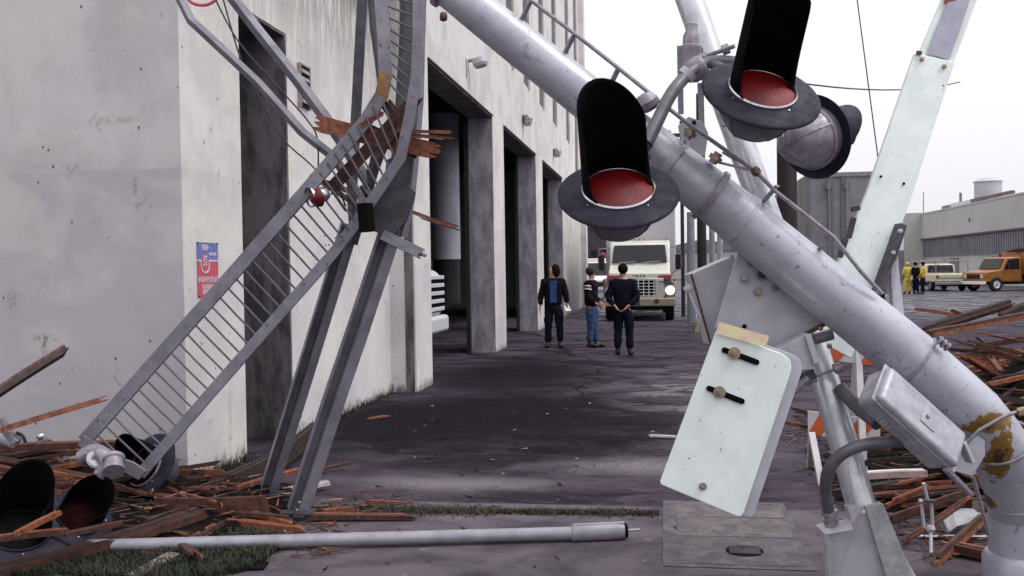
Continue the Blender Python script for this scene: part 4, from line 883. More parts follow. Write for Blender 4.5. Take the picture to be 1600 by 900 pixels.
# raised cast marks on the lower face
fm = frame(Aa+u_*.40+w_*.62-vn*.004, un, -wn, -vn)
text('cast_letters', 'WCRR', .045, frame(Aa+u_*.32+w_*.66-vn*.001, un, -wn, -vn), 'box_silver', jb, .003) if False else None
for k in range(4): q = Aa+u_*(.22+.045*k)+w_*(.62+.02*k)-vn*.002; MB().tube([q, q+wn*.03+un*.006], .004, 6).build('cast_mark', 'lilac_plate', jb)
# hinge lug and bracket between box and elbow
br = MB().prism([D(1497, 700, 4.74), D(1540, 672, 4.74), D(1540, 712, 4.74), D(1520, 745, 4.74), D(1486, 735, 4.74)], CV(0, 0, -.06)).build('box_bracket', 'lilac_plate', mast, ang=0, bevel=.006)
MB().beam(D(1502, 690, 4.60), D(1516, 722, 4.62), .05, .02).build('hinge_lug', 'lilac_plate', br, ang=0, bevel=.004)
MB().beam(D(1478, 733, 4.50), D(1516, 772, 4.56), .035, .02).build('hasp', 'clamp_steel', br, ang=0, bevel=.003)
MB().beam(D(1520, 745, 4.70), D(1545, 835, 4.8), .018, .008).build('hanging_strip', 'clamp_steel', br, ang=0)
# conduits out of the box
def arcpts(L_, n=6):
    P_ = [D(*q) for q in L_]; out_ = []
    for i in range(len(P_)-1):
        p0, p1, p2, p3 = P_[max(i-1, 0)], P_[i], P_[i+1], P_[min(i+2, len(P_)-1)]
        for k in range(n):
            t = k/n; out_.append(0.5*((2*p1)+(-p0+p2)*t+(2*p0-5*p1+4*p2-p3)*t*t+(-p0+3*p1-3*p2+p3)*t**3))
    return out_+[P_[-1]]
MB().tube(arcpts([(1405, 690, 4.64), (1355, 694, 4.60), (1318, 708, 4.62), (1296, 732, 4.66), (1290, 762, 4.72), (1294, 796, 4.80)]), PX(9.5, 4.65), 16).build('conduit', 'housing_grey', mast)
MB().tube(arcpts([(1312, 606, 5.0), (1338, 634, 4.9), (1372, 662, 4.75)]), PX(11, 4.9), 16).build('conduit', 'housing_grey', mast)

# ================================================================== LEANING SIGNAL POLE
S2 = thing('signal_pole', G(1345, 893), 'leaning bright silver pole with paired red flasher lamps behind the fallen mast', 'signal mast')
sp = [(1045, -90, 43, 5.75), (1078, 0, 43, 5.65), (1140, 175, 43, 5.5), (1195, 330, 43, 5.4), (1250, 480, 44, 5.25), (1290, 600, 45, 5.1), (1322, 705, 45, 4.98), (1348, 800, 45, 4.92)]
swp(sp, 32).build('pole_tube', 'bright_silver', S2)
spd = [D(x, y, d) for x, y, w_, d in sp]
fd = D(1362, 905, 4.95); fd.z = 0.0
bp = MB().prism([D(1284, 822, 4.85), D(1330, 815, 4.85), D(1324, 792, 4.85), D(1353, 789, 4.85), D(1392, 925, 4.95), D(1300, 925, 4.95)], CV(0, 0, -.06)).build('base_bracket', 'lilac_plate', S2, ang=0, bevel=.006)
MB().prism([D(1352, 792, 4.83), D(1380, 787, 4.83), D(1436, 925, 4.9), D(1392, 925, 4.9)], CV(0, 0, -.05)).build('base_channel', 'concrete_chunk', S2, ang=0, bevel=.003)
MB().prism([D(1380, 787, 4.84), D(1386, 822, 4.86), D(1446, 925, 4.93), D(1436, 925, 4.9)], CV(0, 0, -.16)).build('base_flange', 'lilac_plate', S2, ang=0, bevel=.003)
MB().prism([D(1287, 832, 4.83), D(1296, 832, 4.83), D(1308, 925, 4.9), D(1298, 925, 4.9)], CV(0, 0, -.05)).build('base_channel', 'concrete_chunk', S2, ang=0, bevel=.003)
MB().prism([D(1280, 826, 4.82), D(1330, 818, 4.82), D(1334, 828, 4.80), D(1290, 836, 4.80)], CV(0, 0, -.08)).build('base_lip', 'lilac_plate', S2, ang=0, bevel=.004)
m = MB()
for k, (r_, h) in enumerate(((.036, 0), (.041, .02), (.036, .04), (.036, .055), (.043, .06), (.043, .085), (.03, .09))): pass
m.lathe([(.028, -.01), (.038, 0), (.040, .022), (.033, .026), (.033, .04), (.042, .044), (.042, .07), (.03, .08), (.028, .10)], D(1299, 818, 4.83), CV(-.12, 1, 0), 24); m.build('conduit_fitting', 'chrome', S2)
# horizontal clevis bolt and clamp near the middle
MB().tube([D(1268, 590, 4.98), D(1318, 572, 4.96)], .008, 8).build('clamp_rod', 'clamp_steel', S2)
for q, r_ in (((1309, 575, 4.95), .028), ((1268, 590, 4.96), .03)): MB().lathe([(r_, -.02), (r_, .02)], D(*q), CV(.94, .34, .1), 16, caps=True).build('rod_collar', 'clamp_steel', S2)
MB().tube([D(1272, 530, 5.0), D(1300, 522, 5.0)], .03, 16).build('pivot_tube', 'clamp_steel', S2)
for q in ((1282, 513, 4.95), (1296, 541, 4.95)): MB().ball(D(*q), .014, 10).build('pivot_bolt', 'brass_bolt', S2)

def signal_head(parent, c_, n_, up_, rad, hood_len, name='signal_head', lens_r=None, lens='red_lens', ring='chrome', hrot=0, shear=0, hmat='black_paint', hood=True, vis=100, back=True, disc='disc_black', hub='housing_grey'):
    n_ = Vector(n_).normalized(); up_ = Vector(up_); up_ = (up_-n_*up_.dot(n_)).normalized(); rt_ = up_.cross(n_)
    mt = frame(c_, rt_, up_, n_); lr = lens_r or rad*.56; hb = rad*.72/1.28
    hsg = MB(mt).lathe([(hb*1.28, .0), (hb*1.30, -.03), (hb*1.28, -.06), (hb*1.20, -.10), (hb*1.0, -.16), (hb*.72, -.215), (hb*.4, -.245), (.001, -.255)], (0, 0, 0), (0, 0, 1), 36, ref=(0, 1, 0)).build(name, hub, parent)
    m = MB(mt)
    for k in range(4):
        a = pi/4+k*pi/2; m.tube([(cos(a)*hb*q, sin(a)*hb*q, z+.003) for q, z in ((1.27, -.065), (1.19, -.105), (1.0, -.163), (.72, -.218), (.4, -.248), (.05, -.256))], .006, 6)
    m.build('ribs', hub, hsg)
    m = MB(mt); m.lathe([(hb*1.29, -.07), (hb*1.34, -.062), (hb*1.34, -.05), (hb*1.29, -.042)], (0, 0, 0), (0, 0, 1), 36); m.build('rim_band', 'clamp_steel', hsg)
    m = MB(mt); m.tube([(hb*1.28, 0, -.075), (hb*1.44, 0, -.06)], .012, 8); m.build('latch', 'rusty_steel', hsg)
    MB(mt).lathe([(lr*1.06, .004), (rad*.8, .002), (rad-.012, -.010), (rad, -.018), (rad, -.024), (rad-.012, -.017), (rad*.8, -.006), (lr*1.06, -.004), (lr*1.06, .004)], (0, 0, 0), (0, 0, 1), 64).build('background_disc', disc, hsg, ang=60)
    MB(mt).lathe([(lr*.985, .010), (lr*.8, .028), (lr*.5, .043), (lr*.25, .050), (.001, .052)], (0, 0, 0), (0, 0, 1), 40).build('lens', lens, hsg)
    MB(mt).lathe([(lr*.98, .002), (lr*.98, .016), (lr*1.01, .020), (lr*1.05, .014), (lr*1.05, .002), (lr*.98, .002)], (0, 0, 0), (0, 0, 1), 48).build('lens_ring', ring, hsg)
    for k in range(4):
        a = pi/5+k*pi/2; MB(mt).ball((cos(a)*lr*1.17, sin(a)*lr*1.17, .006), .0055, 8).build('disc_bolt', 'chrome', hsg)
    if hood:
        N = 56; rows = 14; m = MB(mt); hr = lr*1.0; V_ = radians(vis)
        grid = []
        for i in range(N+1):
            a = -V_-radians(22) + 2*(V_+radians(22))*i/N; k = abs(a); ln = hood_len if k < V_ else hood_len*max(0.12, 1-(k-V_)/radians(22))
            ln = max(.03, ln-hr*.85*(1-cos(min(k, pi/2))))
            grid.append([m.pt((sin(a+radians(hrot))*hr*(1-.03*j/rows)+shear*j/rows, cos(a+radians(hrot))*hr*(1-.03*j/rows), .01+ln*j/rows)) for j in range(rows+1)])
        for i in range(N):
            for j in range(rows): m.face([grid[i][j], grid[i+1][j], grid[i+1][j+1], grid[i][j+1]])
        m.build('hood', hmat, hsg, ang=60, fix=False, solid=.004)
    return hsg
def disc_dirs(tilt, rollv):
    t = radians(tilt); r = radians(rollv); iu = CV(sin(r), cos(r), 0); tc = CV(0, 0, 1)
    return tc*cos(t)+iu*sin(t), iu*cos(t)-tc*sin(t)
n1, u1 = disc_dirs(51, -5)
H1 = signal_head(S2, D(966, 297, 4.45), n1, u1, PX(95, 4.45), .49, lens_r=PX(55, 4.45), vis=94, hrot=-24, shear=-.022)
n2, u2 = disc_dirs(46, 8)
H2 = signal_head(S2, D(1191, 142, 4.55), n2, u2, PX(94, 4.55), .56, lens_r=PX(52, 4.55), vis=94, hrot=-27, shear=-.035)
H3 = signal_head(S2, D(1276, 213, 5.05), CV(.78, .26, -.55), CV(.35, .9, .2), PX(66, 5.05), .27, lens_r=PX(37, 5.05), vis=110, hub='clamp_steel', hmat='disc_black')  # paler hood material: its lit outside is put into the colour
# bracket arms that carry the lamps
def tub(L_, px_, mat='housing_grey', nm='bracket_arm'): return MB().tube(arcpts(L_), PX(px_, 4.9), 20).build(nm, mat, S2)
tub([(1010, 225, 4.7), (1024, 196, 4.75), (1050, 145, 4.85), (1080, 112, 4.95), (1110, 97, 5.0), (1160, 98, 4.95)], 10)
tub([(968, 318, 4.62), (985, 262, 4.72), (1010, 225, 4.72)], 10)
tub([(1110, 97, 5.0), (1170, 130, 4.9), (1188, 160, 4.8)], 9)
MB().tube([D(1092, 92, 5.1), D(1125, 80, 5.0), D(1148, 72, 4.95)], .012, 8).build('tie_bolt', 'clamp_steel', S2)
for q in ((1134, 77, 4.98), (1100, 90, 5.05)): MB().lathe([(.028, -.018), (.028, .018)], D(*q), CV(.9, .3, .2), 8, caps=True).build('tie_nut', 'clamp_steel', S2)
m = MB(); m.lathe([(.03, -.10), (.05, -.10), (.052, 0), (.06, .02), (.06, .04), (.045, .05), (.045, .10), (.03, .13), (.03, .16), (.001, .16)], D(1079, 85, 5.15), CV(.05, 1, 0), 20); m.build('crossarm_casting', 'clamp_steel', S2)
MB().lathe([(.05, -.05), (.062, -.03), (.062, .03), (.05, .05)], D(1088, 108, 5.0), CV(.8, .5, .2), 20, caps=True).build('arm_sleeve', 'clamp_steel', S2)
MB().lathe([(.046, -.018), (.046, .018)], D(1074, 116, 4.93), CV(.7, .7, .1), 24, caps=True).build('arm_ring', 'lilac_plate', S2)
for dx in (-15, 17): MB().tube([D(1079+dx, 75, 5.2), D(1079+dx, 125, 5.2)], .010, 6).build('u_bolt', 'rusty_steel', S2)
for a, b_ in (((1062, 72, 5.2), (1064, 178, 5.2)), ((1094, 130, 5.2), (1098, 232, 5.2))): MB().beam(D(*a), D(*b_), .02, .03).build('bracket_strap', 'clamp_steel', S2, ang=0)
MB().lathe([(.03, 0), (.055, .02), (.06, .05), (.035, .09), (.001, .095)], D(1018, 172, 4.85), CV(-.5, .8, .2), 16).build('end_cap', 'clamp_steel', S2)

# ================================================================== CROSSING GATE
GT = thing('crossing_gate', G(1270, 800), 'white railway gate arm with slotted counterweight plates hanging behind the fallen mast', 'crossing gate')
def gd(x, y, o=0): return D(x, y, 1/(0.190476-(560-y)*1.815e-5)+o)
ga = MB().prism([gd(1430, 83), gd(1492, 97), gd(1427, 300), gd(1373, 455), gd(1330, 560), gd(1255, 520), gd(1318, 392), gd(1355, 300)], CV(0, 0, -.035)).build('gate_arm', 'arm_white', GT, ang=0, bevel=.004)
up = MB().prism([D(1472, 0, 5.56), D(1527, 0, 5.56), D(1488, 104, 5.52), D(1433, 92, 5.52)], CV(0, 0, -.03)).build('arm_extension', 'arm_white', GT, ang=0, bevel=.003)
ex2 = MB().prism([D(1503, -90, 5.62), D(1562, -90, 5.62), D(1527, 0, 5.56), D(1472, 0, 5.56)], CV(0, 0, -.03)).build('arm_extension', 'arm_white', GT, ang=0)
MB().prism([D(1481, 3, 5.545), D(1515, 0, 5.545), D(1483, 93, 5.51), D(1448, 84, 5.51)], CV(0, 0, .004)).build('reflective_panel', 'grey_sheeting', GT, ang=0)
MB().prism([D(1477, -6, 5.545), D(1498, -8, 5.55), D(1493, 1, 5.545), D(1475, 5, 5.545)], CV(0, 0, .005)).build('red_panel', 'red_paint', GT, ang=0)
MB().prism([D(1490, -90, 5.605), D(1550, -90, 5.605), D(1520, -6, 5.55), D(1480, -6, 5.55)], CV(0, 0, .004)).build('red_panel', 'red_paint', GT, ang=0)
for q in ((1440, 93), (1475, 104)): MB().lathe([(.014, 0), (.012, .012), (.001, .014)], D(*q, 5.48), CV(0, 0, 1), 12).build('arm_bolt', 'brass_bolt', GT)
for q in ((1376, 276), (1412, 287)): MB().disc(D(*q, 5.385), CV(0, 0, 1), .008, .004, 10).build('bolt_hole', 'black_paint', GT)
MB().beam(D(1432, 82, 5.49), D(1440, 83, 5.49), .012, .02).build('torn_lip', 'rusty_steel', GT, ang=0)
MB().prism([D(1408, 348, 5.27), D(1418, 352, 5.27), D(1401, 405, 5.25), D(1396, 412, 5.25), D(1384, 455, 5.22), D(1371, 452, 5.22)], CV(0, 0, -.10)).build('angle_iron', 'dark_steel', GT, ang=0, bevel=.003)
MB().prism([D(1391, 408, 5.32), D(1403, 395, 5.32), D(1407, 440, 5.32), D(1414, 498, 5.3), D(1395, 480, 5.3)], CV(0, 0, -.05)).build('side_channel', 'lilac_plate', GT, ang=0, bevel=.004)
for q in ((1406, 361), (1395, 395)): MB().lathe([(.012, 0), (.012, .012), (.001, .013)], D(*q, 5.25), CV(0, 0, 1), 10).build('arm_bolt', 'chrome', GT)
for a, b_, w_ in (((1330, 327, 5.32), (1343, 324, 5.32), .03), ((1334, 340, 5.32), (1326, 372, 5.32), .03), ((1322, 372, 5.31), (1312, 402, 5.31), .03)): MB().beam(D(*a), D(*b_), w_, .03).build('arm_clip', 'dark_steel', GT, ang=0, bevel=.004)
# gusset plates
gp = MB().prism([D(1154, 392, 4.98), D(1215, 425, 4.98), D(1292, 503, 4.98), D(1208, 546, 4.98), D(1117, 512, 4.98)], CV(0, 0, -.02)).build('gusset_plate', 'lilac_plate', GT, ang=0, bevel=.003)
MB().beam(D(1292, 505, 4.965), D(1208, 548, 4.965), .006, .02).build('plate_edge', 'rusty_steel', gp, ang=0)
def bolt(q, d, r, parent=gp, mat='brass_bolt', th=.012):
    b_ = MB().lathe([(r*1.5, 0), (r*1.5, th*.4), (r*1.0, th*.5)], D(*q, d), CV(0, 0, 1), 20, caps=True).build('washer', 'clamp_steel', parent); MB().disc(D(*q, d-.004), CV(.05, .05, 1), r, th, 6).build('bolt_head', mat, b_) if False else MB().disc(D(*q, d-.005), CV(.05, .05, 1), r, th, 6).build('bolt_head', mat, parent)
bolt((1190, 429), 4.965, .022, mat='dark_steel'); bolt((1184, 456), 4.965, .014); bolt((1211, 450), 4.965, .012); bolt((1163, 435), 4.965, .014, mat='concrete_chunk'); bolt((1173, 411), 4.965, .013)
MB().prism([D(1080, 428, 5.12), D(1143, 401, 5.12), D(1156, 425, 5.12), D(1126, 500, 5.12), D(1112, 540, 5.12)], CV(0, 0, -.22)).build('side_box', 'lilac_plate', GT, ang=0, bevel=.006)
MB().beam(D(1143, 398, 5.08), D(1154, 428, 5.08), .035, .02).build('box_hinge', 'lilac_plate', GT, ang=0, bevel=.003)
MB().beam(D(1080, 428, 5.11), D(1111, 540, 5.11), .006, .012).build('seam_edge', 'rusty_steel', GT, ang=0)
MB().tube([D(1070, 455, 5.08), D(1080, 449, 5.08)], .02, 12).build('hasp_eye', 'lilac_plate', GT); MB().beam(D(1076, 455, 5.08), D(1091, 492, 5.06), .018, .012).build('hasp_bar', 'lilac_plate', GT, ang=0, bevel=.002)
MB().beam(D(1091, 504, 5.05), D(1089, 521, 5.05), .030, .022).build('padlock', 'brass_bolt', GT, ang=0, bevel=.003); MB().tube(arcpts([(1089, 504, 5.05), (1088, 496, 5.05), (1091, 492, 5.05), (1094, 497, 5.05), (1093, 504, 5.05)]), .004, 6).build('shackle', 'chrome', GT)
# rounded counterweight plate with a folded side
def rnd(poly, rr, seg=5):
    out_ = []; n_ = len(poly)
    for i, (x, y) in enumerate(poly):
        r_ = rr[i]; a = Vector(poly[i-1]); b_ = Vector((x, y)); c_ = Vector(poly[(i+1) % n_])
        if r_ == 0: out_.append((x, y)); continue
        p0 = b_+(a-b_).normalized()*r_; p1 = b_+(c_-b_).normalized()*r_
        for k in range(seg+1): t = k/seg; out_.append(tuple(p0*(1-t)**2+b_*2*t*(1-t)+p1*t*t))
    return out_
cwp = rnd([(1119, 516), (1243, 560), (1159, 810), (1030, 756)], (4, 26, 10, 6))
def cdep(x, y): return 4.62
cw = MB().prism([D(x, y, 4.62) for x, y in cwp], CV(.015, .0, -.07)).build('counterweight_plate', 'mint_paint', GT, ang=0, bevel=.004)
MB().prism([D(x+17, y+1, 4.70) for x, y in cwp], CV(.0, .0, -.05)).build('backing_plate', 'lilac_plate', GT, ang=0, bevel=.004)
def slot(x0, y0_, x1, y1_, r_):
    d = 4.611; a = Vector((x0, y0_)); b_ = Vector((x1, y1_)); t = (b_-a).normalized(); nn = Vector((-t.y, t.x)); pts = []
    for k in range(9): an_ = pi/2+pi*k/8; pts.append(a+t*cos(an_)*r_+nn*sin(an_)*r_)
    for k in range(9): an_ = -pi/2+pi*k/8; pts.append(b_+t*cos(an_)*r_+nn*sin(an_)*r_)
    s_ = MB().prism([D(p_.x, p_.y, d+.003) for p_ in pts], CV(0, 0, .0035)).build('slot', 'black_paint', cw, ang=0)
slot(1132, 547, 1182, 566, 4.5); slot(1108, 607, 1159, 627, 4.5)
for q in ((1147, 552), (1124, 613)):
    MB().disc(D(*q, 4.609), CV(0, 0, 1), PX(9.5, 4.61), .006, 24).build('washer', 'brass_bolt', cw); MB().disc(D(*q, 4.603), CV(0, 0, 1), PX(5.5, 4.6), .012, 6).build('nut', 'clamp_steel', cw); MB().disc(D(*q, 4.595), CV(0, 0, 1), PX(2.5, 4.6), .014, 10).build('bolt_end', 'brass_bolt', cw)
MB().disc(D(1098, 760, 4.612), CV(0, 0, 1), PX(6, 4.6), .005, 20).build('washer', 'brass_bolt', cw); MB().disc(D(1098, 760, 4.608), CV(0, 0, 1), PX(3.4, 4.6), .008, 6).build('nut', 'chrome', cw)
MB().prism([D(1124, 503, 4.600), D(1202, 525, 4.600), D(1196, 542, 4.600), D(1118, 521, 4.600)], CV(0, 0, .002)).build('faded_sticker', 'sticker', cw, ang=0)
MB().disc(D(1163, 510, 4.95), CV(0, 0, 1), .012, .004, 12).build('bolt_hole', 'black_paint', gp)
# cast bracket between plate and pole
MB().prism([D(1208, 548, 4.85), D(1263, 520, 4.85), D(1277, 566, 4.85), D(1268, 578, 4.85), D(1240, 580, 4.85)], CV(0, 0, -.10)).build('cast_bracket', 'lilac_plate', GT, ang=0, bevel=.006)
MB().beam(D(1262, 522, 4.83), D(1276, 568, 4.83), .02, .03).build('bracket_flange', 'lilac_plate', GT, ang=0, bevel=.004)
MB().beam(D(1236, 600, 4.95), D(1272, 582, 4.95), .05, .05).build('lower_lug', 'dark_steel', GT, ang=0, bevel=.006)
MB().tube([D(1240, 612, 4.9), D(1262, 590, 4.9)], .02, 12).build('lower_tube', 'clamp_steel', GT)

# ================================================================== BENT LADDER FRAME
LD = thing('bent_ladder', G(190, 775), 'grey steel ladder folded like a knee, its lower end on the splintered timber', 'ladder')
r1 = [(130, 690, 6.35), (455, 324, 6.45), (570, 190, 6.5), (596, 148, 6.48), (602, 118, 6.46), (600, 60, 6.5), (590, -60, 6.6)]
r2 = [(218, 742, 6.30), (330, 612, 6.35), (520, 396, 6.5), (546, 362, 6.5), (590, 300, 6.48), (626, 246, 6.46), (640, 180, 6.44), (650, 120, 6.44), (653, 60, 6.46), (653, -60, 6.55)]
def chan(L_, wpx, d=6.4, mat='bent_steel', nm='rail', parent=None, lip=.035, th=.006, flip=1):
    """a channel section: a flat web facing the viewer and two lips behind it"""
    w_ = PX(wpx, d)/2; pts = [D(*q) for q in L_]
    prof = [(-w_, 0), (w_, 0), (w_, -lip), (w_-th, -lip), (w_-th, -th), (-w_+th, -th), (-w_+th, -lip), (-w_, -lip)]
    return MB().sweep(pts, prof, up=CV(.1*flip, .1, 1)).build(nm, mat, parent or LD, ang=30, bevel=.0015)
chan(r1, 21); chan(r2, 17)
def onl(L_, s):
    P_ = [D(*q) for q in L_]; ls = [(P_[i+1]-P_[i]).length for i in range(len(P_)-1)]; T_ = sum(ls)*s
    for i, l in enumerate(ls):
        if T_ <= l or i == len(ls)-1: return P_[i].lerp(P_[i+1], min(1, T_/l)) if l else P_[i]
        T_ -= l
def seg(a, b, t): return D(*[p_+(q_-p_)*t for p_, q_ in zip(a, b)])
RG = (((136, 684, 6.35), (455, 324, 6.45), (208, 752, 6.30), (520, 396, 6.5), 25), ((455, 324, 6.45), (598, 146, 6.48), (520, 396, 6.5), (632, 236, 6.46), 12), ((601, 132, 6.46), (591, -50, 6.6), (640, 180, 6.44), (653, -40, 6.55), 11))
for a0, a1, b0, b1, nn_ in RG:
    for k in range(nn_):
        t = (k+.7)/nn_; a = seg(a0, a1, t); b_ = seg(b0, b1, t)
        MB().tube([a-CV(0, 0, .012), a.lerp(b_, .5)-CV(0, 0, .012)-CV(0, U(-.002, .006), 0), b_-CV(0, 0, .012)], PX(1.7, 6.4), 8).build('rung', 'rung_steel', LD)
MB().beam(D(126, 688, 6.33), D(156, 704, 6.33), PX(18, 6.35), .012, up=CV(0, 0, 1)).build('end_strap', 'grey_steel', LD, ang=0, bevel=.002)
MB().prism([D(193, 718, 6.28), D(206, 722, 6.28), D(228, 736, 6.28), D(216, 750, 6.28), D(190, 736, 6.28)], CV(0, 0, -.03)).build('end_strap', 'grey_steel', LD, ang=0, bevel=.002)

LF = thing('mangled_frame', G(445, 790), 'crumpled grey angle iron tower frame standing on two splayed legs', 'steel frame')
def ang_(L_, wpx, d=6.6, mat='grey_steel', nm='strut', split=.5, hinge=.045, parent=None):
    """an angle section seen on its ridge: a lighter and a darker face"""
    w_ = PX(wpx, d); a = -w_*split; b_ = w_*(1-split); pts = [D(*q) for q in L_]; t = .006
    prof = [(a, -hinge), (0, 0), (b_, -hinge), (b_, -hinge-t), (0, -t*1.4), (a, -hinge-t)]
    return MB().sweep(pts, prof, up=CV(0, 0, 1)).build(nm, mat, parent or LF, ang=25)
def leg_(L_, wpx, split, d=6.7):
    w_ = PX(wpx, d); a = -w_/2; b_ = w_/2; c_ = a+w_*split; t = .007; pts = [D(*q) for q in L_]
    prof = [(a, -.004), (c_, 0), (c_, -.10), (b_-t, -.10), (b_-t, -.03), (b_, -.03), (b_, -.10-t), (c_-t, -.10-t), (c_-t, -t), (a, -.004-t)]
    return MB().sweep(pts, prof, up=CV(.35, -.1, 1)).build('leg', 'grey_steel', LF, ang=25)
leg_([(548, 355, 6.72), (504, 500, 6.83), (472, 604, 6.92), (421, 768, 7.05)], 27, .48)
leg_([(614, 358, 6.62), (557, 530, 6.62), (530, 608, 6.62), (467, 800, 6.62)], 32, .52)
for q in ((420, 770, 7.05), (467, 798, 6.62)): p_ = D(*q); MB().box((p_.x-.10, p_.y-.07, p_.z-.015), (p_.x+.10, p_.y+.07, p_.z)).build('foot_plate', 'dark_steel', LF, ang=0, bevel=.002)
for q in ((464, 797, 6.58), (468, 785, 6.56)): MB().ball(D(*q), .011, 8).build('foot_bolt', 'clamp_steel', LF)
ang_([(268, -25, 6.75), (294, 28, 6.72), (400, 127, 6.68), (470, 205, 6.66), (520, 244, 6.65), (550, 290, 6.66), (575, 330, 6.68)], 15, nm='long_strut')
ang_([(350, -20, 6.85), (400, 45, 6.82), (460, 120, 6.8), (512, 190, 6.78), (540, 232, 6.76), (575, 285, 6.74)], 19, nm='long_strut')
ang_([(566, -30, 6.9), (561, 60, 6.88), (554, 190, 6.86), (548, 300, 6.84), (552, 360, 6.8)], 17, mat='dark_steel', nm='back_post')
ang_([(577, -30, 6.75), (582, 40, 6.74), (590, 95, 6.72), (594, 130, 6.7)], 12, mat='dark_steel', nm='back_post')
ang_([(636, -40, 6.95), (630, 60, 6.92), (624, 160, 6.9), (618, 240, 6.88), (606, 330, 6.84)], 26, mat='dark_steel', nm='back_post', split=.7)
ang_([(660, -40, 6.7), (657, 60, 6.68), (655, 150, 6.66), (648, 240, 6.64), (641, 310, 6.62), (628, 370, 6.62)], 13, nm='side_post')
ang_([(600, 215, 6.75), (582, 262, 6.74), (562, 330, 6.72), (548, 380, 6.7)], 19, mat='dark_steel', nm='bent_brace')
ang_([(640, 190, 6.72), (622, 262, 6.70), (600, 300, 6.68), (570, 330, 6.66), (535, 370, 6.64)], 14, nm='bent_brace')
ang_([(563, 290, 6.72), (590, 322, 6.7), (612, 362, 6.66)], 16, mat='dark_steel', nm='bent_brace')
MB().prism([D(590, 292, 6.60), D(636, 288, 6.60), D(648, 300, 6.60), D(634, 345, 6.60), D(612, 372, 6.60), D(585, 362, 6.60), D(578, 330, 6.60)], CV(.01, 0, -.012)).build('gusset', 'dark_steel', LF, ang=0, bevel=.002)
MB().prism([D(604, 250, 6.66), D(640, 232, 6.66), D(645, 300, 6.66), D(598, 300, 6.66)], CV(.0, 0, -.012)).build('gusset', 'rung_steel', LF, ang=0, bevel=.002)
cy_ = MB().tube([D(570, 318, 6.42), D(574, 362, 6.42)], PX(12.5, 6.42), 16).build('torn_tube', 'black_paint', LF)
m = MB()
for k in range(14): a = 2*pi*k/14; c_ = D(570, 318, 6.42)+CV(cos(a), 0, sin(a))*PX(12, 6.4); m.beam(c_, c_+CV(U(-.01, .01), U(.01, .04), U(-.01, .01)), .02, .003)
m.build('torn_rim', 'clamp_steel', cy_, ang=0)
cb = MB().sweep([D(597, 366, 6.50), D(659, 396, 6.46)], [(-.035, 0), (.035, 0), (.035, -.04), (.029, -.04), (.029, -.006), (-.029, -.006), (-.029, -.04), (-.035, -.04)], up=CV(.1, .1, 1)).build('cross_channel', 'grey_steel', LF, ang=0)
MB().tube([D(655, 397, 6.46), D(664, 398, 6.44)], .012, 8).build('channel_bolt', 'rusty_steel', cb); MB().ball(D(663, 398, 6.44), .017, 8).build('channel_nut', 'clamp_steel', cb)
for k in range(7): q = (540-6*k+U(-3, 3), 375+U(-20, 15), 6.48); MB().ball(D(*q), .006, 6).build('rivet', 'rusty_steel', LF)
# fine loose wires
tag(MB().tube(arcpts([(330, -15, 6.9), (372, 64, 6.85), (440, 142, 6.8), (482, 190, 6.75), (496, 220, 6.7), (497, 292, 6.6)]), .006, 6).build('loose_wire', 'cable'), 'black wire hanging straight down to the small dented lamp', 'cable')
tag(MB().tube(arcpts([(345, -15, 6.95), (376, 92, 6.9), (405, 152, 6.88), (443, 218, 6.85), (492, 264, 6.8), (540, 330, 6.7)]), .006, 6).build('loose_wire', 'cable'), 'black wire sagging in front of the tall doorway', 'cable')
tag(MB().tube(arcpts([(285, -12, 6.8), (300, 4, 6.8), (318, 8, 6.8), (334, 2, 6.8), (345, -14, 6.8)]), .012, 8).build('hose_loop', 'sign_red'), 'short loop of reddish hose hanging at the top edge near the corner', 'hose')
sl_ = thing('small_lamp', D(500, 318, 6.5), 'small dented silver lamp with a red lens caught between the ladder rails', 'lamp')
MB().lathe([(.001, 0), (.035, .005), (.05, .03), (.052, .07), (.05, .11), (.07, .13), (.07, .145)], D(513, 302, 6.50), CV(-.75, -.25, .6), 18).build('housing', 'chrome', sl_)
MB().lathe([(.066, 0), (.060, .03), (.035, .055), (.001, .065)], D(499, 308, 6.42), CV(-.75, -.25, .6), 18).build('lens', 'red_lens', sl_)
MB().tube(arcpts([(516, 290, 6.5), (524, 284, 6.5), (530, 296, 6.52), (540, 322, 6.58)]), .006, 6).build('lead', 'cable', sl_)

# ================================================================== TIMBER CAUGHT IN THE FRAME
OR = ('wood_red', 'wood_orange', 'wood_dark'); OG = ('wood_orange', 'wood_red', 'wood_dark')
fv = CV(0, 0, 1)
plank(D(482, 189, 6.58), D(690, 238, 6.55), PX(26, 6.5), .03, 'broad orange broken board stuck crosswise through the bent ladder', OG, up=fv, seed=11, frac=.07, k=3, prob=(.9, .08, .02))
plank(D(656, 148, 6.5), D(512, 300, 6.62), PX(19, 6.5), .03, 'narrow red brown board slanting down through the ladder fold', OR, up=fv, seed=12, frac=.06, k=3, prob=(.8, .15, .05))
plank(D(600, 158, 6.52), D(640, 212, 6.55), PX(20, 6.5), .02, 'short dark red board wedged upright at the ladder fold', ('wood_red', 'wood_dark', 'wood_red'), up=fv, seed=13)
plank(D(600, 203, 6.5), D(708, 207, 6.5), PX(5, 6.5), .012, 'thin upper splinter pointing right out of the ladder fold', OG, up=fv, seed=14, k=2)
plank(D(620, 210, 6.5), D(710, 218, 6.5), PX(6, 6.5), .012, 'second thin splinter just above the broad orange board end', OG, up=fv, seed=15, k=2)
plank(D(558, 200, 6.5), D(600, 175, 6.5), PX(9, 6.5), .012, 'short orange splinter lying over the ladder rail', OG, up=fv, seed=16, k=3)
plank(D(640, 331, 6.5), D(727, 359, 6.5), PX(8, 6.5), .012, 'lone thin splinter sticking out toward the first open door', OR, up=fv, seed=17, k=3, bend=.02)
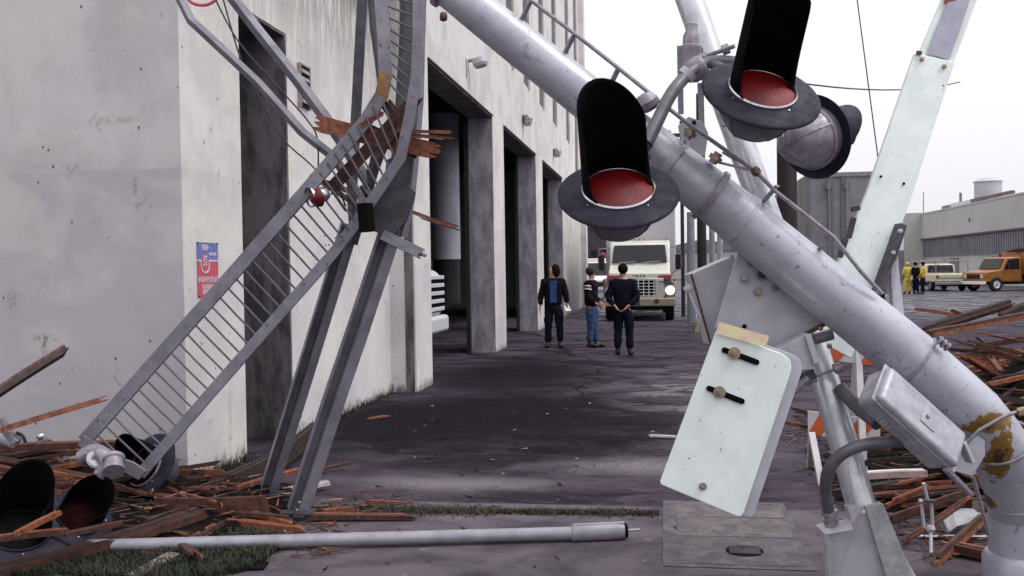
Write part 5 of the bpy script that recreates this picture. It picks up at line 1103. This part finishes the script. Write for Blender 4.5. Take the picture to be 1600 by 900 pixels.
plank(D(476, 273, 6.6), D(548, 300, 6.6), PX(9, 6.5), .012, 'thin splinter crossing behind the small red lamp', OR, up=fv, seed=18, k=3)
plank(D(500, 283, 6.6), D(560, 322, 6.6), PX(9, 6.5), .015, 'dark red sliver under the narrow slanting board', OR, up=fv, seed=19, k=3)
plank(D(548, 190, 6.6), D(655, 240, 6.6), PX(20, 6.5), .03, 'dark board behind the broad orange board in the ladder', ('wood_dark', 'wood_red', 'wood_dark'), up=fv, seed=20)
plank(D(575, 260, 6.5), D(640, 175, 6.55), PX(12, 6.5), .02, 'dark red stick leaning along the right ladder rail', ('wood_red', 'wood_dark', 'wood_red'), up=fv, seed=21)

# ================================================================== WRECKED FLASHERS ON THE GROUND
def wreck(name, label, c_, n_, u_, rad, hood, lens_r, extra=None, d=None, vis=100):
    t = thing(name, (c_.x, c_.y, 0), label, 'signal lamp'); h_ = signal_head(t, c_, n_, u_, rad, hood, 'lamp_housing', lens_r=lens_r, vis=vis, lens=extra[0], ring=extra[1])
    return t
WA = wreck('fallen_flasher', 'overturned black flasher with the big round hood at the far left', D(32, 830, 5.75), *disc_dirs(64, 18), PX(74, 5.75), .42, PX(44, 5.75), vis=100, extra=('black_paint', 'disc_black'))  # black lens: the darkness inside the hood put into its colour
WB = wreck('fallen_flasher', 'smaller dark flasher with shade-dark red lens lying right of the big one', D(124, 808, 5.95), *disc_dirs(66, 36), PX(54, 5.95), .26, PX(34, 5.95), vis=125, extra=('shaded_lens', 'disc_black'))
WC = wreck('fallen_flasher', 'black flasher lying behind the lower end of the ladder', D(228, 728, 6.75), CV(-.45, .45, .68), CV(-.2, .95, -.3), PX(56, 6.7), .24, PX(33, 6.7), vis=115, extra=('shaded_lens', 'clamp_steel'))
cr_ = thing('bracket_casting', G(160, 770), 'twisted silver pipe bracket casting at the foot of the ladder', 'bracket')
MB().tube(arcpts([(128, 716, 6.1), (146, 706, 6.08), (162, 712, 6.02), (168, 728, 6.0), (158, 742, 6.0)]), .05, 18).build('elbow', 'clamp_steel', cr_)
MB().lathe([(.058, -.05), (.066, -.05), (.066, -.03), (.055, -.02), (.055, .04), (.066, .045), (.066, .06)], D(178, 725, 5.95), CV(.25, -.55, .6), 20, caps=True).build('collar', 'clamp_steel', cr_)
MB().tube([D(130, 703, 6.1), D(148, 716, 5.98)], .018, 8).build('clamp_bolt', 'clamp_steel', cr_); MB().lathe([(.05, -.012), (.06, 0), (.05, .012)], D(150, 718, 6.0), CV(.6, .5, .6), 18, caps=True).build('ring', 'lilac_plate', cr_)
cc_ = thing('pipe_clamp', G(20, 790), 'small silver pipe clamp with a square bolt at the left edge', 'bracket')
MB().tube([D(-12, 690, 6.6), D(6, 682, 6.6), D(24, 690, 6.6)], .05, 14).build('clamp_body', 'lilac_plate', cc_); MB().lathe([(.035, 0), (.035, .05), (.024, .055), (.024, .12), (.001, .12)], D(14, 678, 6.58), CV(-.35, .9, .1), 10, caps=False).build('square_bolt', 'clamp_steel', cc_)
MB().beam(D(8, 670, 6.55), D(28, 692, 6.55), .07, .05).build('saddle', 'clamp_steel', cc_, ang=0, bevel=.01); MB().tube(arcpts([(26, 676, 6.55), (36, 682, 6.55), (40, 692, 6.55)]), .012, 8).build('wire_end', 'cable', cc_)
cd_ = thing('wing_nut', G(68, 800), 'small silver wing nut fitting on top of the timber beside the black hood', 'bracket')
MB().ball(D(64, 682, 6.6), .03, 12).build('nut', 'chrome', cd_); MB().beam(D(58, 692, 6.6), D(78, 684, 6.6), .03, .03).build('wing', 'clamp_steel', cd_, ang=0, bevel=.006)

# ================================================================== TIMBER HEAP AT LEFT
def heap(name, f, x0, x1, y0, y1, label, nx=60, ny=30, seed=1):
    m = MB(); ids = []
    for j in range(ny+1):
        for i in range(nx+1):
            x = x0+(x1-x0)*i/nx; y = y0+(y1-y0)*j/ny; z = f(x, y)*(1+.35*noise.noise(Vector((x*2.1, y*2.1, seed))))+.05*noise.noise(Vector((x*7, y*7, seed)))
            z = z if f(x, y) > .004 else -.05
            ids.append(m.pt((x, y, z)))
    for j in range(ny):
        for i in range(nx): a = j*(nx+1)+i; m.face([ids[a], ids[a+1], ids[a+nx+2], ids[a+nx+1]])
    o = m.build(name, 'debris_dark', ang=20, fix=False); return tag(o, label, 'debris', kind='stuff')
def fl_(x, y):
    a = max(0, 1-((x+5.6)/2.9)**2) * max(0, 1-((y-6.35)/.85)**2); return .34*a**.6 if a > 0 else 0
heap('dark_debris', fl_, -9, -2.6, 5.4, 7.09, 'dark litter mound under the left timber heap, gap shade in its colour')
def PD(a, b, w_, th, lab, mats=OR, seed=1, **k): return plank(D(*a), D(*b), w_, th, lab, mats, seed=seed, **k)
def P(a, b, w_, th, lab, mats=OR, d0=None, d1=None, seed=1, **k):
    (x0, y0_, h0), (x1, y1_, h1) = a, b
    return plank(G(x0, y0_, h0), G(x1, y1_, h1), w_, th, lab, mats, seed=seed, **k)
PD((-20, 624, 6.3), (106, 544, 6.9), .060, .06, 'dark broken stick leaning high against the left wall', ('wood_dark', 'wood_red', 'wood_dark'), seed=31, frac=.06, up=fv)
PD((-15, 677, 6.4), (168, 622, 6.9), .04, .03, 'slim orange stick leaning on the left wall above the heap', OG, seed=32, frac=.06, k=3, up=fv)
P((-30, 700, .47), (255, 692, .47), .10, .045, 'long red board lying along the top of the left heap', OR, seed=33)
P((-30, 716, .34), (140, 706, .36), .09, .04, 'dark board just under the long top board', OR, seed=34)
P((170, 700, .34), (250, 692, .38), .05, .03, 'short red board end behind the ladder foot', OR, seed=35)
P((175, 745, .20), (300, 757, .16), .06, .03, 'thin board running right beneath the ladder foot', OR, seed=36)
P((178, 768, .16), (330, 765, .12), .06, .04, 'red board lying low between the ladder foot and the wall corner', OR, seed=37)
P((185, 782, .12), (335, 772, .10), .05, .03, 'orange edged board below the wall corner', OG, seed=38)
P((-20, 893, .04), (318, 798, .14), .17, .05, 'long broad brown plank sweeping across the front of the heap', ('wood_red', 'wood_red', 'wood_dark'), seed=39, frac=.05, bend=.03, prob=(.75, .2, .05))
P((242, 790, .16), (424, 786, .14), .05, .11, 'squared timber beam with sawn end lying level', ('wood_red', 'wood_red', 'wood_dark'), seed=40, clean0=True, frac=.1, prob=(.9, .08, .02))
P((272, 793, .10), (455, 809, .08), .045, .03, 'orange strip lying in front of the squared beam', OG, seed=41)
P((345, 812, .06), (490, 829, .03), .09, .04, 'orange split board with ragged end touching the white pipe', OG, seed=42)
P((315, 777, .14), (498, 668, .20), .06, .15, 'wide dark board tilted up between the wall and frame leg', ('wood_dark', 'wood_red', 'wood_dark'), seed=43, prob=(.7, .25, .05), frac=.06, bend=.03)
P((320, 779, .12), (474, 733, .14), .07, .03, 'orange board resting against the left frame leg', OG, seed=44)
P((470, 739, .03), (548, 723, .05), .05, .02, 'slim pink splinter lying on the dark paving behind the right leg', OR, seed=45)
P((408, 773, .04), (524, 752, .06), .06, .03, 'white painted board lying between the two frame legs', ('wood_white', 'wood_grey', 'wood_orange'), seed=46, prob=(.8, .15, .05))
P((462, 806, .04), (657, 808, .02), .07, .03, 'long flat orange board in front of the grass joint', OG, seed=47, frac=.3)
P((395, 800, .08), (464, 820, .05), .08, .04, 'blunt orange board end right of the squared beam', OG, seed=48)
P((262, 832, .02), (312, 873, .10), .05, .03, 'short orange stake poking up from the grass', OG, seed=49)
P((288, 851, .03), (352, 814, .08), .05, .03, 'short red stake crossing the orange stake in the grass', OR, seed=50)
P((205, 902, .01), (271, 866, .03), .10, .02, 'pale grey board lying on the grass at the bottom edge', ('wood_grey', 'wood_grey', 'wood_white'), seed=51, prob=(.8, .15, .05), clean1=True, clean0=True)
P((52, 849, .03), (72, 806, .16), .05, .03, 'short orange stub standing before the fallen flasher', OG, seed=52)
P((40, 806, .16), (74, 834, .05), .05, .03, 'dark red stub crossing the orange stub', OR, seed=53)
P((20, 838, .30), (95, 800, .34), .035, .03, 'thin orange stick lying across the fallen flashers', OG, seed=530, k=2)
P((-15, 842, .24), (120, 828, .22), .07, .03, 'dark red board lying over the discs of the fallen flashers', OR, seed=531)
P((95, 836, .22), (190, 815, .20), .05, .025, 'orange lath leaning on the smaller fallen flasher', OG, seed=532)
P((-10, 832, .08), (55, 828, .08), .06, .04, 'red board end at the left edge below the big hood', OR, seed=54)
P((-10, 850, .05), (100, 838, .06), .05, .03, 'thin orange board at the left edge above the broad plank', OG, seed=55)
P((120, 828, .08), (186, 820, .10), .04, .02, 'bright orange splinter on the broad brown plank', OG, seed=56)
P((215, 862, .02), (250, 866, .03), .03, .01, 'red chip lying in the middle of the grass', OR, seed=57)
P((262, 733, .30), (294, 771, .14), .02, .015, 'thin upright red splinter by the wall corner', OR, seed=58, k=2)
P((285, 770, .12), (300, 748, .22), .02, .015, 'second thin splinter leaning the other way by the wall corner', OR, seed=59, k=2)
P((564, 781, .02), (650, 786, .02), .03, .012, 'slender orange splinter lying along the grass joint', OG, seed=60, k=2)
P((495, 800, .04), (556, 794, .04), .05, .03, 'short curved orange board beside the right frame leg', OG, seed=61)
P((573, 655, .01), (610, 649, .01), .05, .02, 'small lone orange board scrap on the dark paving near the wall', OG, seed=62)
P((1012, 681, .02), (1062, 683, .02), .04, .02, 'pale pointed splinter lying left of the counterweight plate', ('wood_white', 'wood_grey', 'wood_orange'), seed=63, k=2)
P((-10, 899, .02), (70, 876, .03), .06, .03, 'dark board end in the bottom left corner', OR, seed=64)
def blab(rn, x, y, ln, side):
    cn, mt = rn.choice((('red brown', OR), ('orange', OG), ('dark', ('wood_dark', 'wood_red', 'wood_orange')), ('red brown', OR) if not side else ('blackened', ('wood_dark', 'wood_red', 'wood_dark'))))
    sz = 'short' if ln < .7 else 'middling' if ln < 1.1 else 'long'
    if not side: zn = 'behind the big fallen flasher' if x < -4.9 and y > 6.3 else 'at the left edge before the flashers' if x < -4.9 else 'under the bent ladder foot' if x < -4.1 and y > 6.3 else 'at the edge of the grass patch' if y < 6.3 else 'around the frame legs'
    else: zn = 'beside the barricade legs' if x < 2.3 and y > 7.6 else 'below the junction box' if x < 3 and y < 7.6 else 'right behind the mast foot' if y < 7.6 else 'under the long top beams' if y > 9.2 else 'on the near slope of the right heap'
    wv_, wn_ = rn.choice(((.02, 'thread thin'), (.03, 'thin'), (.045, 'narrow'), (.07, 'medium wide'), (.105, 'broad')))
    tl2 = rn.choice(('sliver', 'stick')) if wv_ < .035 else 'splintered board'
    return wv_, rn.uniform(.012, .04), '%s %s %s %s %s' % (sz, wn_, cn, tl2, zn), mt
LBL = 'splintered red brown board piece in the heap beside the left wall'
rn = random.Random(5)
for k in range(110):
    x = rn.uniform(-6.6, -3.0); y = rn.uniform(5.85, 6.9); a = rn.gauss(0, .35) if rn.random() < .75 else rn.uniform(-1.4, 1.4); ln = rn.uniform(.4, 1.5)
    if x > -3.6: y = rn.uniform(6.1, 6.9); ln *= .6
    z = max(.04, fl_(x, y)*.95+rn.uniform(0, .05)); tl_ = rn.gauss(0, .06); dx, dy = cos(a)*ln/2, sin(a)*ln/2
    z1_ = max(.02, z-tl_*ln); z2_ = max(.02, z+tl_*ln)
    if y+abs(dy) > 7.04: dy *= .3
    plank((x-dx, y-dy, z1_), (x+dx, y+dy, z2_), *blab(rn, x, y, ln, 0), seed=100+k, frac=.3, group='splintered boards in the left heap')
def slivers(name, n_, fpos, label, seed, mats=('wood_orange', 'wood_red', 'wood_dark', 'wood_grey'), lr=(.04, .22)):
    rn = random.Random(seed); m = MB()
    for k in range(n_):
        x, y, z = fpos(rn); a = rn.uniform(0, 6.28); ln = rn.uniform(*lr); w_ = rn.uniform(.003, .012); dz = rn.uniform(-.02, .06)*ln*3
        m.cur = rn.choice((0, 0, 0, 1, 1, 1, 1, 2, 2, 2, 2, 2, 2, 3)); d_ = Vector((cos(a), sin(a), 0)); s_ = Vector((-sin(a), cos(a), 0)); p0 = Vector((x, y, z+.003)); p1 = p0+d_*ln+Vector((0, 0, max(dz, 0)))
        i = [m.pt(p0-s_*w_), m.pt(p0+s_*w_), m.pt(p0+Vector((0, 0, w_))), m.pt(p1)]
        for f_ in ((0, 1, 2), (0, 2, 3), (1, 3, 2), (0, 3, 1)): m.face([i[q] for q in f_])
    return tag(m.build(name, list(mats), ang=0), label, 'wood splinters', kind='stuff')
def fp(rn):
    x = rn.uniform(-6.6, -2.0); y = rn.uniform(5.4, 7.0); 
    return x, y, max(0, fl_(x, y))+rn.uniform(0, .03)
slivers('wood_splinters', 1100, fp, 'scattered orange and red wood slivers over the left heap and pavement', 3, lr=(.04, .35))
# ------------------------------------------------------------------ white pipe on the ground
pp_ = thing('fallen_pipe', G(620, 845), 'long white pipe lying on the pavement with a thicker sleeve at its right end', 'pipe')
a = G(40, 858, .05); b_ = G(895, 833, .05); c_ = G(975, 829, .055)
a = G(228, 851, .055); a2 = a+(a-b_).normalized()*.95
MB().tube([a2, a, a.lerp(b_, .5), b_], .040, 20).build('tube', 'pipe_white', pp_)
MB().lathe([(.041, -.01), (.052, 0), (.053, (c_-b_).length*.85), (.046, (c_-b_).length)], b_, c_-b_, 24, caps=True).build('sleeve', 'pipe_white', pp_)
MB().lathe([(.047, 0), (.044, .02), (.02, .022)], c_, c_-b_, 20, caps=True).build('end_plug', 'black_paint', pp_); MB().tube([c_, c_+(c_-b_).normalized()*.10], .008, 8).build('rod_end', 'chrome', pp_)
MB().beam(b_+Vector((0, 0, .052)), c_+Vector((0, 0, .05)), .03, .008).build('sleeve_strap', 'pipe_white', pp_, ang=0, bevel=.002)
# ------------------------------------------------------------------ grass
def blades(name, n_, fpos, mat, label, h=(.03, .10), seed=1, w_=.004, lean=.6):
    rn = random.Random(seed); m = MB()
    for k in range(n_):
        x, y, z = fpos(rn); a = rn.uniform(0, 6.28); hh = rn.uniform(*h); l = rn.uniform(.1, lean)*hh; d_ = Vector((cos(a), sin(a), 0)); s_ = Vector((-sin(a), cos(a), 0))*w_*rn.uniform(.6, 1.5)
        p0 = Vector((x, y, z)); p1 = p0+d_*l*.3+Vector((0, 0, hh*.6)); p2 = p0+d_*l+Vector((0, 0, hh))
        i = [m.pt(p0-s_), m.pt(p0+s_), m.pt(p1+s_*.8), m.pt(p1-s_*.8), m.pt(p2)]; m.face(i[:4]); m.face([i[3], i[2], i[4]])
    return tag(m.build(name, mat, ang=0, fix=False), label, 'grass', kind='stuff')
def gj(rn):
    t = rn.random(); px = 470+(1030-470)*t; wd = (.20*(1-t*.9))
    p_ = G(px, 796+7*t+rn.gauss(0, .5)); cl_ = noise.noise(Vector((px*.013, 3, 0)))
    return p_.x, p_.y+rn.gauss(0, .075*(1-.55*t)*(1+cl_)), 0
blades('grass_strip', 9000, gj, 'grass', 'dry green grass growing in the pavement joint', (.008, .028), 2, .0025, 1.5)
def gp_(rn):
    while True:
        x = rn.uniform(-4.2, -2.35); y = rn.uniform(4.9, 6.2)
        k_ = noise.noise(Vector((x*1.6, y*1.6, 0)))
        if ((x+3.5)/1.25)**2+((y-5.45)/.72)**2 < 1+.5*k_ and noise.noise(Vector((x*5, y*5, 4))) > -.35: return x, y, 0
blades('grass_patch', 22000, gp_, 'grass_dark', 'dark weedy grass patch in the bottom left foreground', (.015, .07), 5, .003, 1.6)
def gw(rn):
    y = 10.0+rn.random()**1.6*3.1 if rn.random() < .6 else rn.uniform(7.2, 8.3)
    c_ = noise.noise(Vector((y*2.2, 0, 7)))
    return XA+abs(rn.gauss(0, .05))+.01, y+rn.gauss(0, .02), 0
blades('wall_weeds', 700, gw, 'grass', 'thin dark weeds growing along the foot of the side wall', (.02, .10), 8, .004, .5)

# ================================================================== RIGHT HEAP AND BARRICADE
def fr_(x, y):
    a = max(0, 1-((x-5.4)/3.4)**2) * max(0, 1-((y-8.9)/2.6)**2); b2 = max(0, 1-((x-2.6)/1.4)**2)*max(0, 1-((y-7.9)/1.1)**2); return 1.08*a**.6+.18*b2
heap('dark_debris', fr_, 1.0, 9.0, 6.7, 11.6, 'dark broken timber litter behind the mast foot, gap shade in its colour', 70, 50, 4)
def PD(a, b, w_, th, lab, mats=OR, seed=1, **k): return plank(D(*a), D(*b), w_, th, lab, mats, seed=seed, **k)
PD((1430, 521, 8.6), (1585, 472, 9.0), .08, .12, 'thick dark timber rising to the right on top of the right heap', ('wood_dark', 'wood_red', 'wood_dark'), seed=70, prob=(.7, .25, .05), frac=.05, up=fv)
PD((1448, 522, 8.3), (1625, 488, 8.6), .06, .07, 'long red brown beam crossing the top of the right heap', OR, seed=71, frac=.04, up=fv)
PD((1560, 498, 8.8), (1640, 462, 9.0), .07, .09, 'dark timber end at the right edge above the long beam', ('wood_dark', 'wood_red', 'wood_dark'), seed=79)
PD((1427, 482, 8.9), (1516, 497, 8.8), .06, .03, 'flat reddish board lying at the far edge of the right heap', OR, seed=72)
PD((1483, 483, 8.9), (1514, 496, 8.8), .06, .03, 'short dark board on the far reddish board', OR, seed=73)
PD((1508, 535, 8.2), (1606, 556, 8.0), .05, .02, 'pale orange sliver pointing right on the right heap', OG, seed=74, k=3, up=fv)
PD((1497, 556, 8.1), (1562, 563, 8.0), .05, .02, 'thin orange sliver below the pale one on the right heap', OG, seed=75, k=3, up=fv)
PD((1545, 556, 7.9), (1576, 598, 7.7), .04, .03, 'steep orange stick on the right heap near the edge', OG, seed=76, k=3, up=fv)
PD((1538, 584, 7.8), (1612, 582, 7.7), .05, .03, 'level red stick at the right edge beneath the steep stick', OR, seed=77, up=fv)
PD((1512, 545, 8.2), (1610, 528, 8.1), .05, .03, 'dark red stick rising right under the long beam', OR, seed=78, up=fv)
P((1380, 790, .10), (1460, 757, .22), .04, .03, 'dark orange stick from the silver pole toward the junction box', OG, seed=80, up=fv)
P((1384, 815, .05), (1520, 768, .20), .06, .03, 'brown board passing under the junction box', OR, seed=81, up=fv)
P((1405, 851, .02), (1525, 770, .25), .035, .02, 'thin orange lath crossing over the brown boards', OG, seed=82, k=3, up=fv)
P((1458, 881, .02), (1550, 797, .16), .06, .03, 'bright orange jagged board left of the mast foot', OG, seed=83, up=fv)
P((1470, 850, .05), (1552, 868, .04), .09, .05, 'thick orange broken block at the mast foot', OG, seed=84)
P((1400, 830, .02), (1530, 845, .02), .05, .02, 'dark board lying flat before the mast foot', OR, seed=85)
P((1350, 742, .34), (1445, 738, .34), .07, .04, 'pale grey painted board lying level behind the silver pole', ('wood_white', 'wood_grey', 'wood_white'), seed=86, clean0=True, clean1=True, frac=.02)
P((1500, 736, .40), (1547, 752, .36), .05, .03, 'short white painted board end between box and mast', ('wood_white', 'wood_grey', 'wood_orange'), seed=87, k=3)
LB2 = 'splintered dark board piece in the right heap behind the fallen mast'
for k in range(210):
    x, y = (rn.uniform(1.5, 6.6), rn.uniform(6.6, 10.6)) if k < 140 else (rn.uniform(1.7, 3.4), rn.uniform(6.1, 8.6))
    if x < 2.1 and y < 6.9: y += .6
    a = rn.uniform(-.8, .8) if rn.random() < .7 else rn.uniform(-1.6, 1.6); ln = rn.uniform(.4, 1.7); h_ = fr_(x, y)
    z = max(.03, h_*1.0+rn.uniform(0, .09)); tl_ = rn.gauss(0, .12); dx, dy = cos(a)*ln/2, sin(a)*ln/2
    plank((x-dx, y-dy, max(.02, z-tl_*ln)), (x+dx, y+dy, max(.02, z+tl_*ln)), *blab(rn, x, y, ln, 1), seed=300+k, frac=.3, group='splintered boards in the right heap')
def fp2(rn):
    x = rn.uniform(1.2, 6.5); y = rn.uniform(5.8, 10.5); return x, y, max(0, fr_(x, y))+rn.uniform(0, .04)
slivers('wood_splinters', 2200, fp2, 'scattered wood slivers over the right heap and around the mast foot', 9, lr=(.05, .5))
def fp3(rn):
    x = rn.uniform(-3.0, 1.5); y = rn.uniform(5.2, 13.0); return x, y, 0.002
slivers('street_litter', 170, fp3, 'small dark chips and litter strewn over the damp paving', 12, ('debris_dark', 'wood_dark', 'wood_red', 'concrete_chunk'), (.02, .10))
# rods and rag by the mast foot
tag(MB().tube([G(1416, 838, .04), G(1540, 838, .04)], .009, 8).build('steel_rod', 'chrome'), 'thin bright steel rod lying level left of the mast foot', 'rod')
ub = thing('u_bolt', G(1450, 835), 'upright bright u-bolt standing among the splinters by the silver pole', 'bolt')
for a_, b2 in (((1439, 783, 5.7), (1444, 824, 5.7)), ((1455, 784, 5.7), (1457, 824, 5.7)), ((1443, 755, 5.7), (1449, 780, 5.72)), ((1454, 824, 5.7), (1455, 866, 5.6))): MB().tube([D(*a_), D(*b2)], .010, 8).build('rod', 'lilac_plate', ub)
MB().beam(D(1436, 783, 5.69), D(1462, 783, 5.69), .03, .015).build('saddle', 'dark_steel', ub, ang=0); MB().ball(D(1438, 783, 5.68), .015, 8).build('nut', 'chrome', ub)
MB().lathe([(.02, -.02), (.028, 0), (.02, .02)], D(1454, 826, 5.69), CV(0, 1, 0), 12, caps=True).build('nut', 'lilac_plate', ub)
cpts = [D(1473, 812, 5.9), D(1486, 800, 5.95), D(1510, 794, 5.95), D(1534, 796, 5.95), D(1536, 812, 5.9), D(1515, 822, 5.9), D(1496, 824, 5.88), D(1482, 834, 5.88)]
tag(MB().prism(cpts, CV(0, -.02, -.08)).build('concrete_chunk', 'concrete_chunk', ang=0, bevel=.01), 'pale broken concrete slab chunk left of the mast foot', 'rubble')
tag(MB().prism([G(354, 893, .002), G(372, 878, .002), G(420, 880, .002), G(412, 891, .002)], (0, 0, .012)).build('tar_scrap', 'debris_dark', ang=0), 'flat black tar paper scrap on the pavement at bottom left', 'scrap')
# barricade
BR = thing('barricade', (3.0*.0+D(1310, 640, 7.6).x, D(1310, 640, 7.6).y, 0), 'orange and white striped barricade standing behind the silver pole', 'barricade')
def stripe_board(x0, y0_, x1, y1_, hpx, d0, d1):
    a = D(x0, y0_, d0); b_ = D(x1, y1_, d1); u_ = (b_-a); h = Vector((0, 0, -PX(hpx, d0))); nrm = u_.cross(h).normalized(); nrm = nrm if nrm.dot(CP-a) > 0 else -nrm
    bd = MB().prism([a, b_, b_+h, a+h], -nrm*.02).build('board', 'barricade_white', BR, ang=0, bevel=.002)
    Ln = u_.length; un = u_.normalized(); sp_ = .15; k = 0; m = MB(); hl = h.length; q = -.05
    while q < Ln:
        def cl(v): return min(max(v, 0), Ln)
        p0, p1 = cl(q), cl(q+sp_); p2, p3 = cl(q+sp_+hl*.8), cl(q+hl*.8)
        if p1 > p0 or p2 > p3: m.prism([a+un*p3+nrm*.001, a+un*p2+nrm*.001, a+un*p1+h+nrm*.001, a+un*p0+h+nrm*.001], nrm*.002)
        q += sp_*2
    m.build('stripes', 'barricade_orange', bd, ang=0)
stripe_board(1290, 532, 1378, 542, 30, 7.7, 7.5); stripe_board(1262, 642, 1375, 656, 36, 7.7, 7.5)
for x0, x1 in ((1340, 1340), (1268, 1276)):
    for sgn, dd in ((1, .0), (-1, .35)):
        a = D(x0, 528 if x0 > 1300 else 676, 7.62+dd*.2); b_ = a; b_ = Vector((a.x+(x1-x0)*.005, a.y+(-.22 if sgn > 0 else .4), 0)); MB().beam(a, b_, .05, .03, up=CV(0, 0, 1)).build('leg', 'barricade_white', BR, ang=0, bevel=.002)
for o in bpy.data.objects:
    if '_w' in o: del o['_w']
    if '_m' in o: del o['_m']
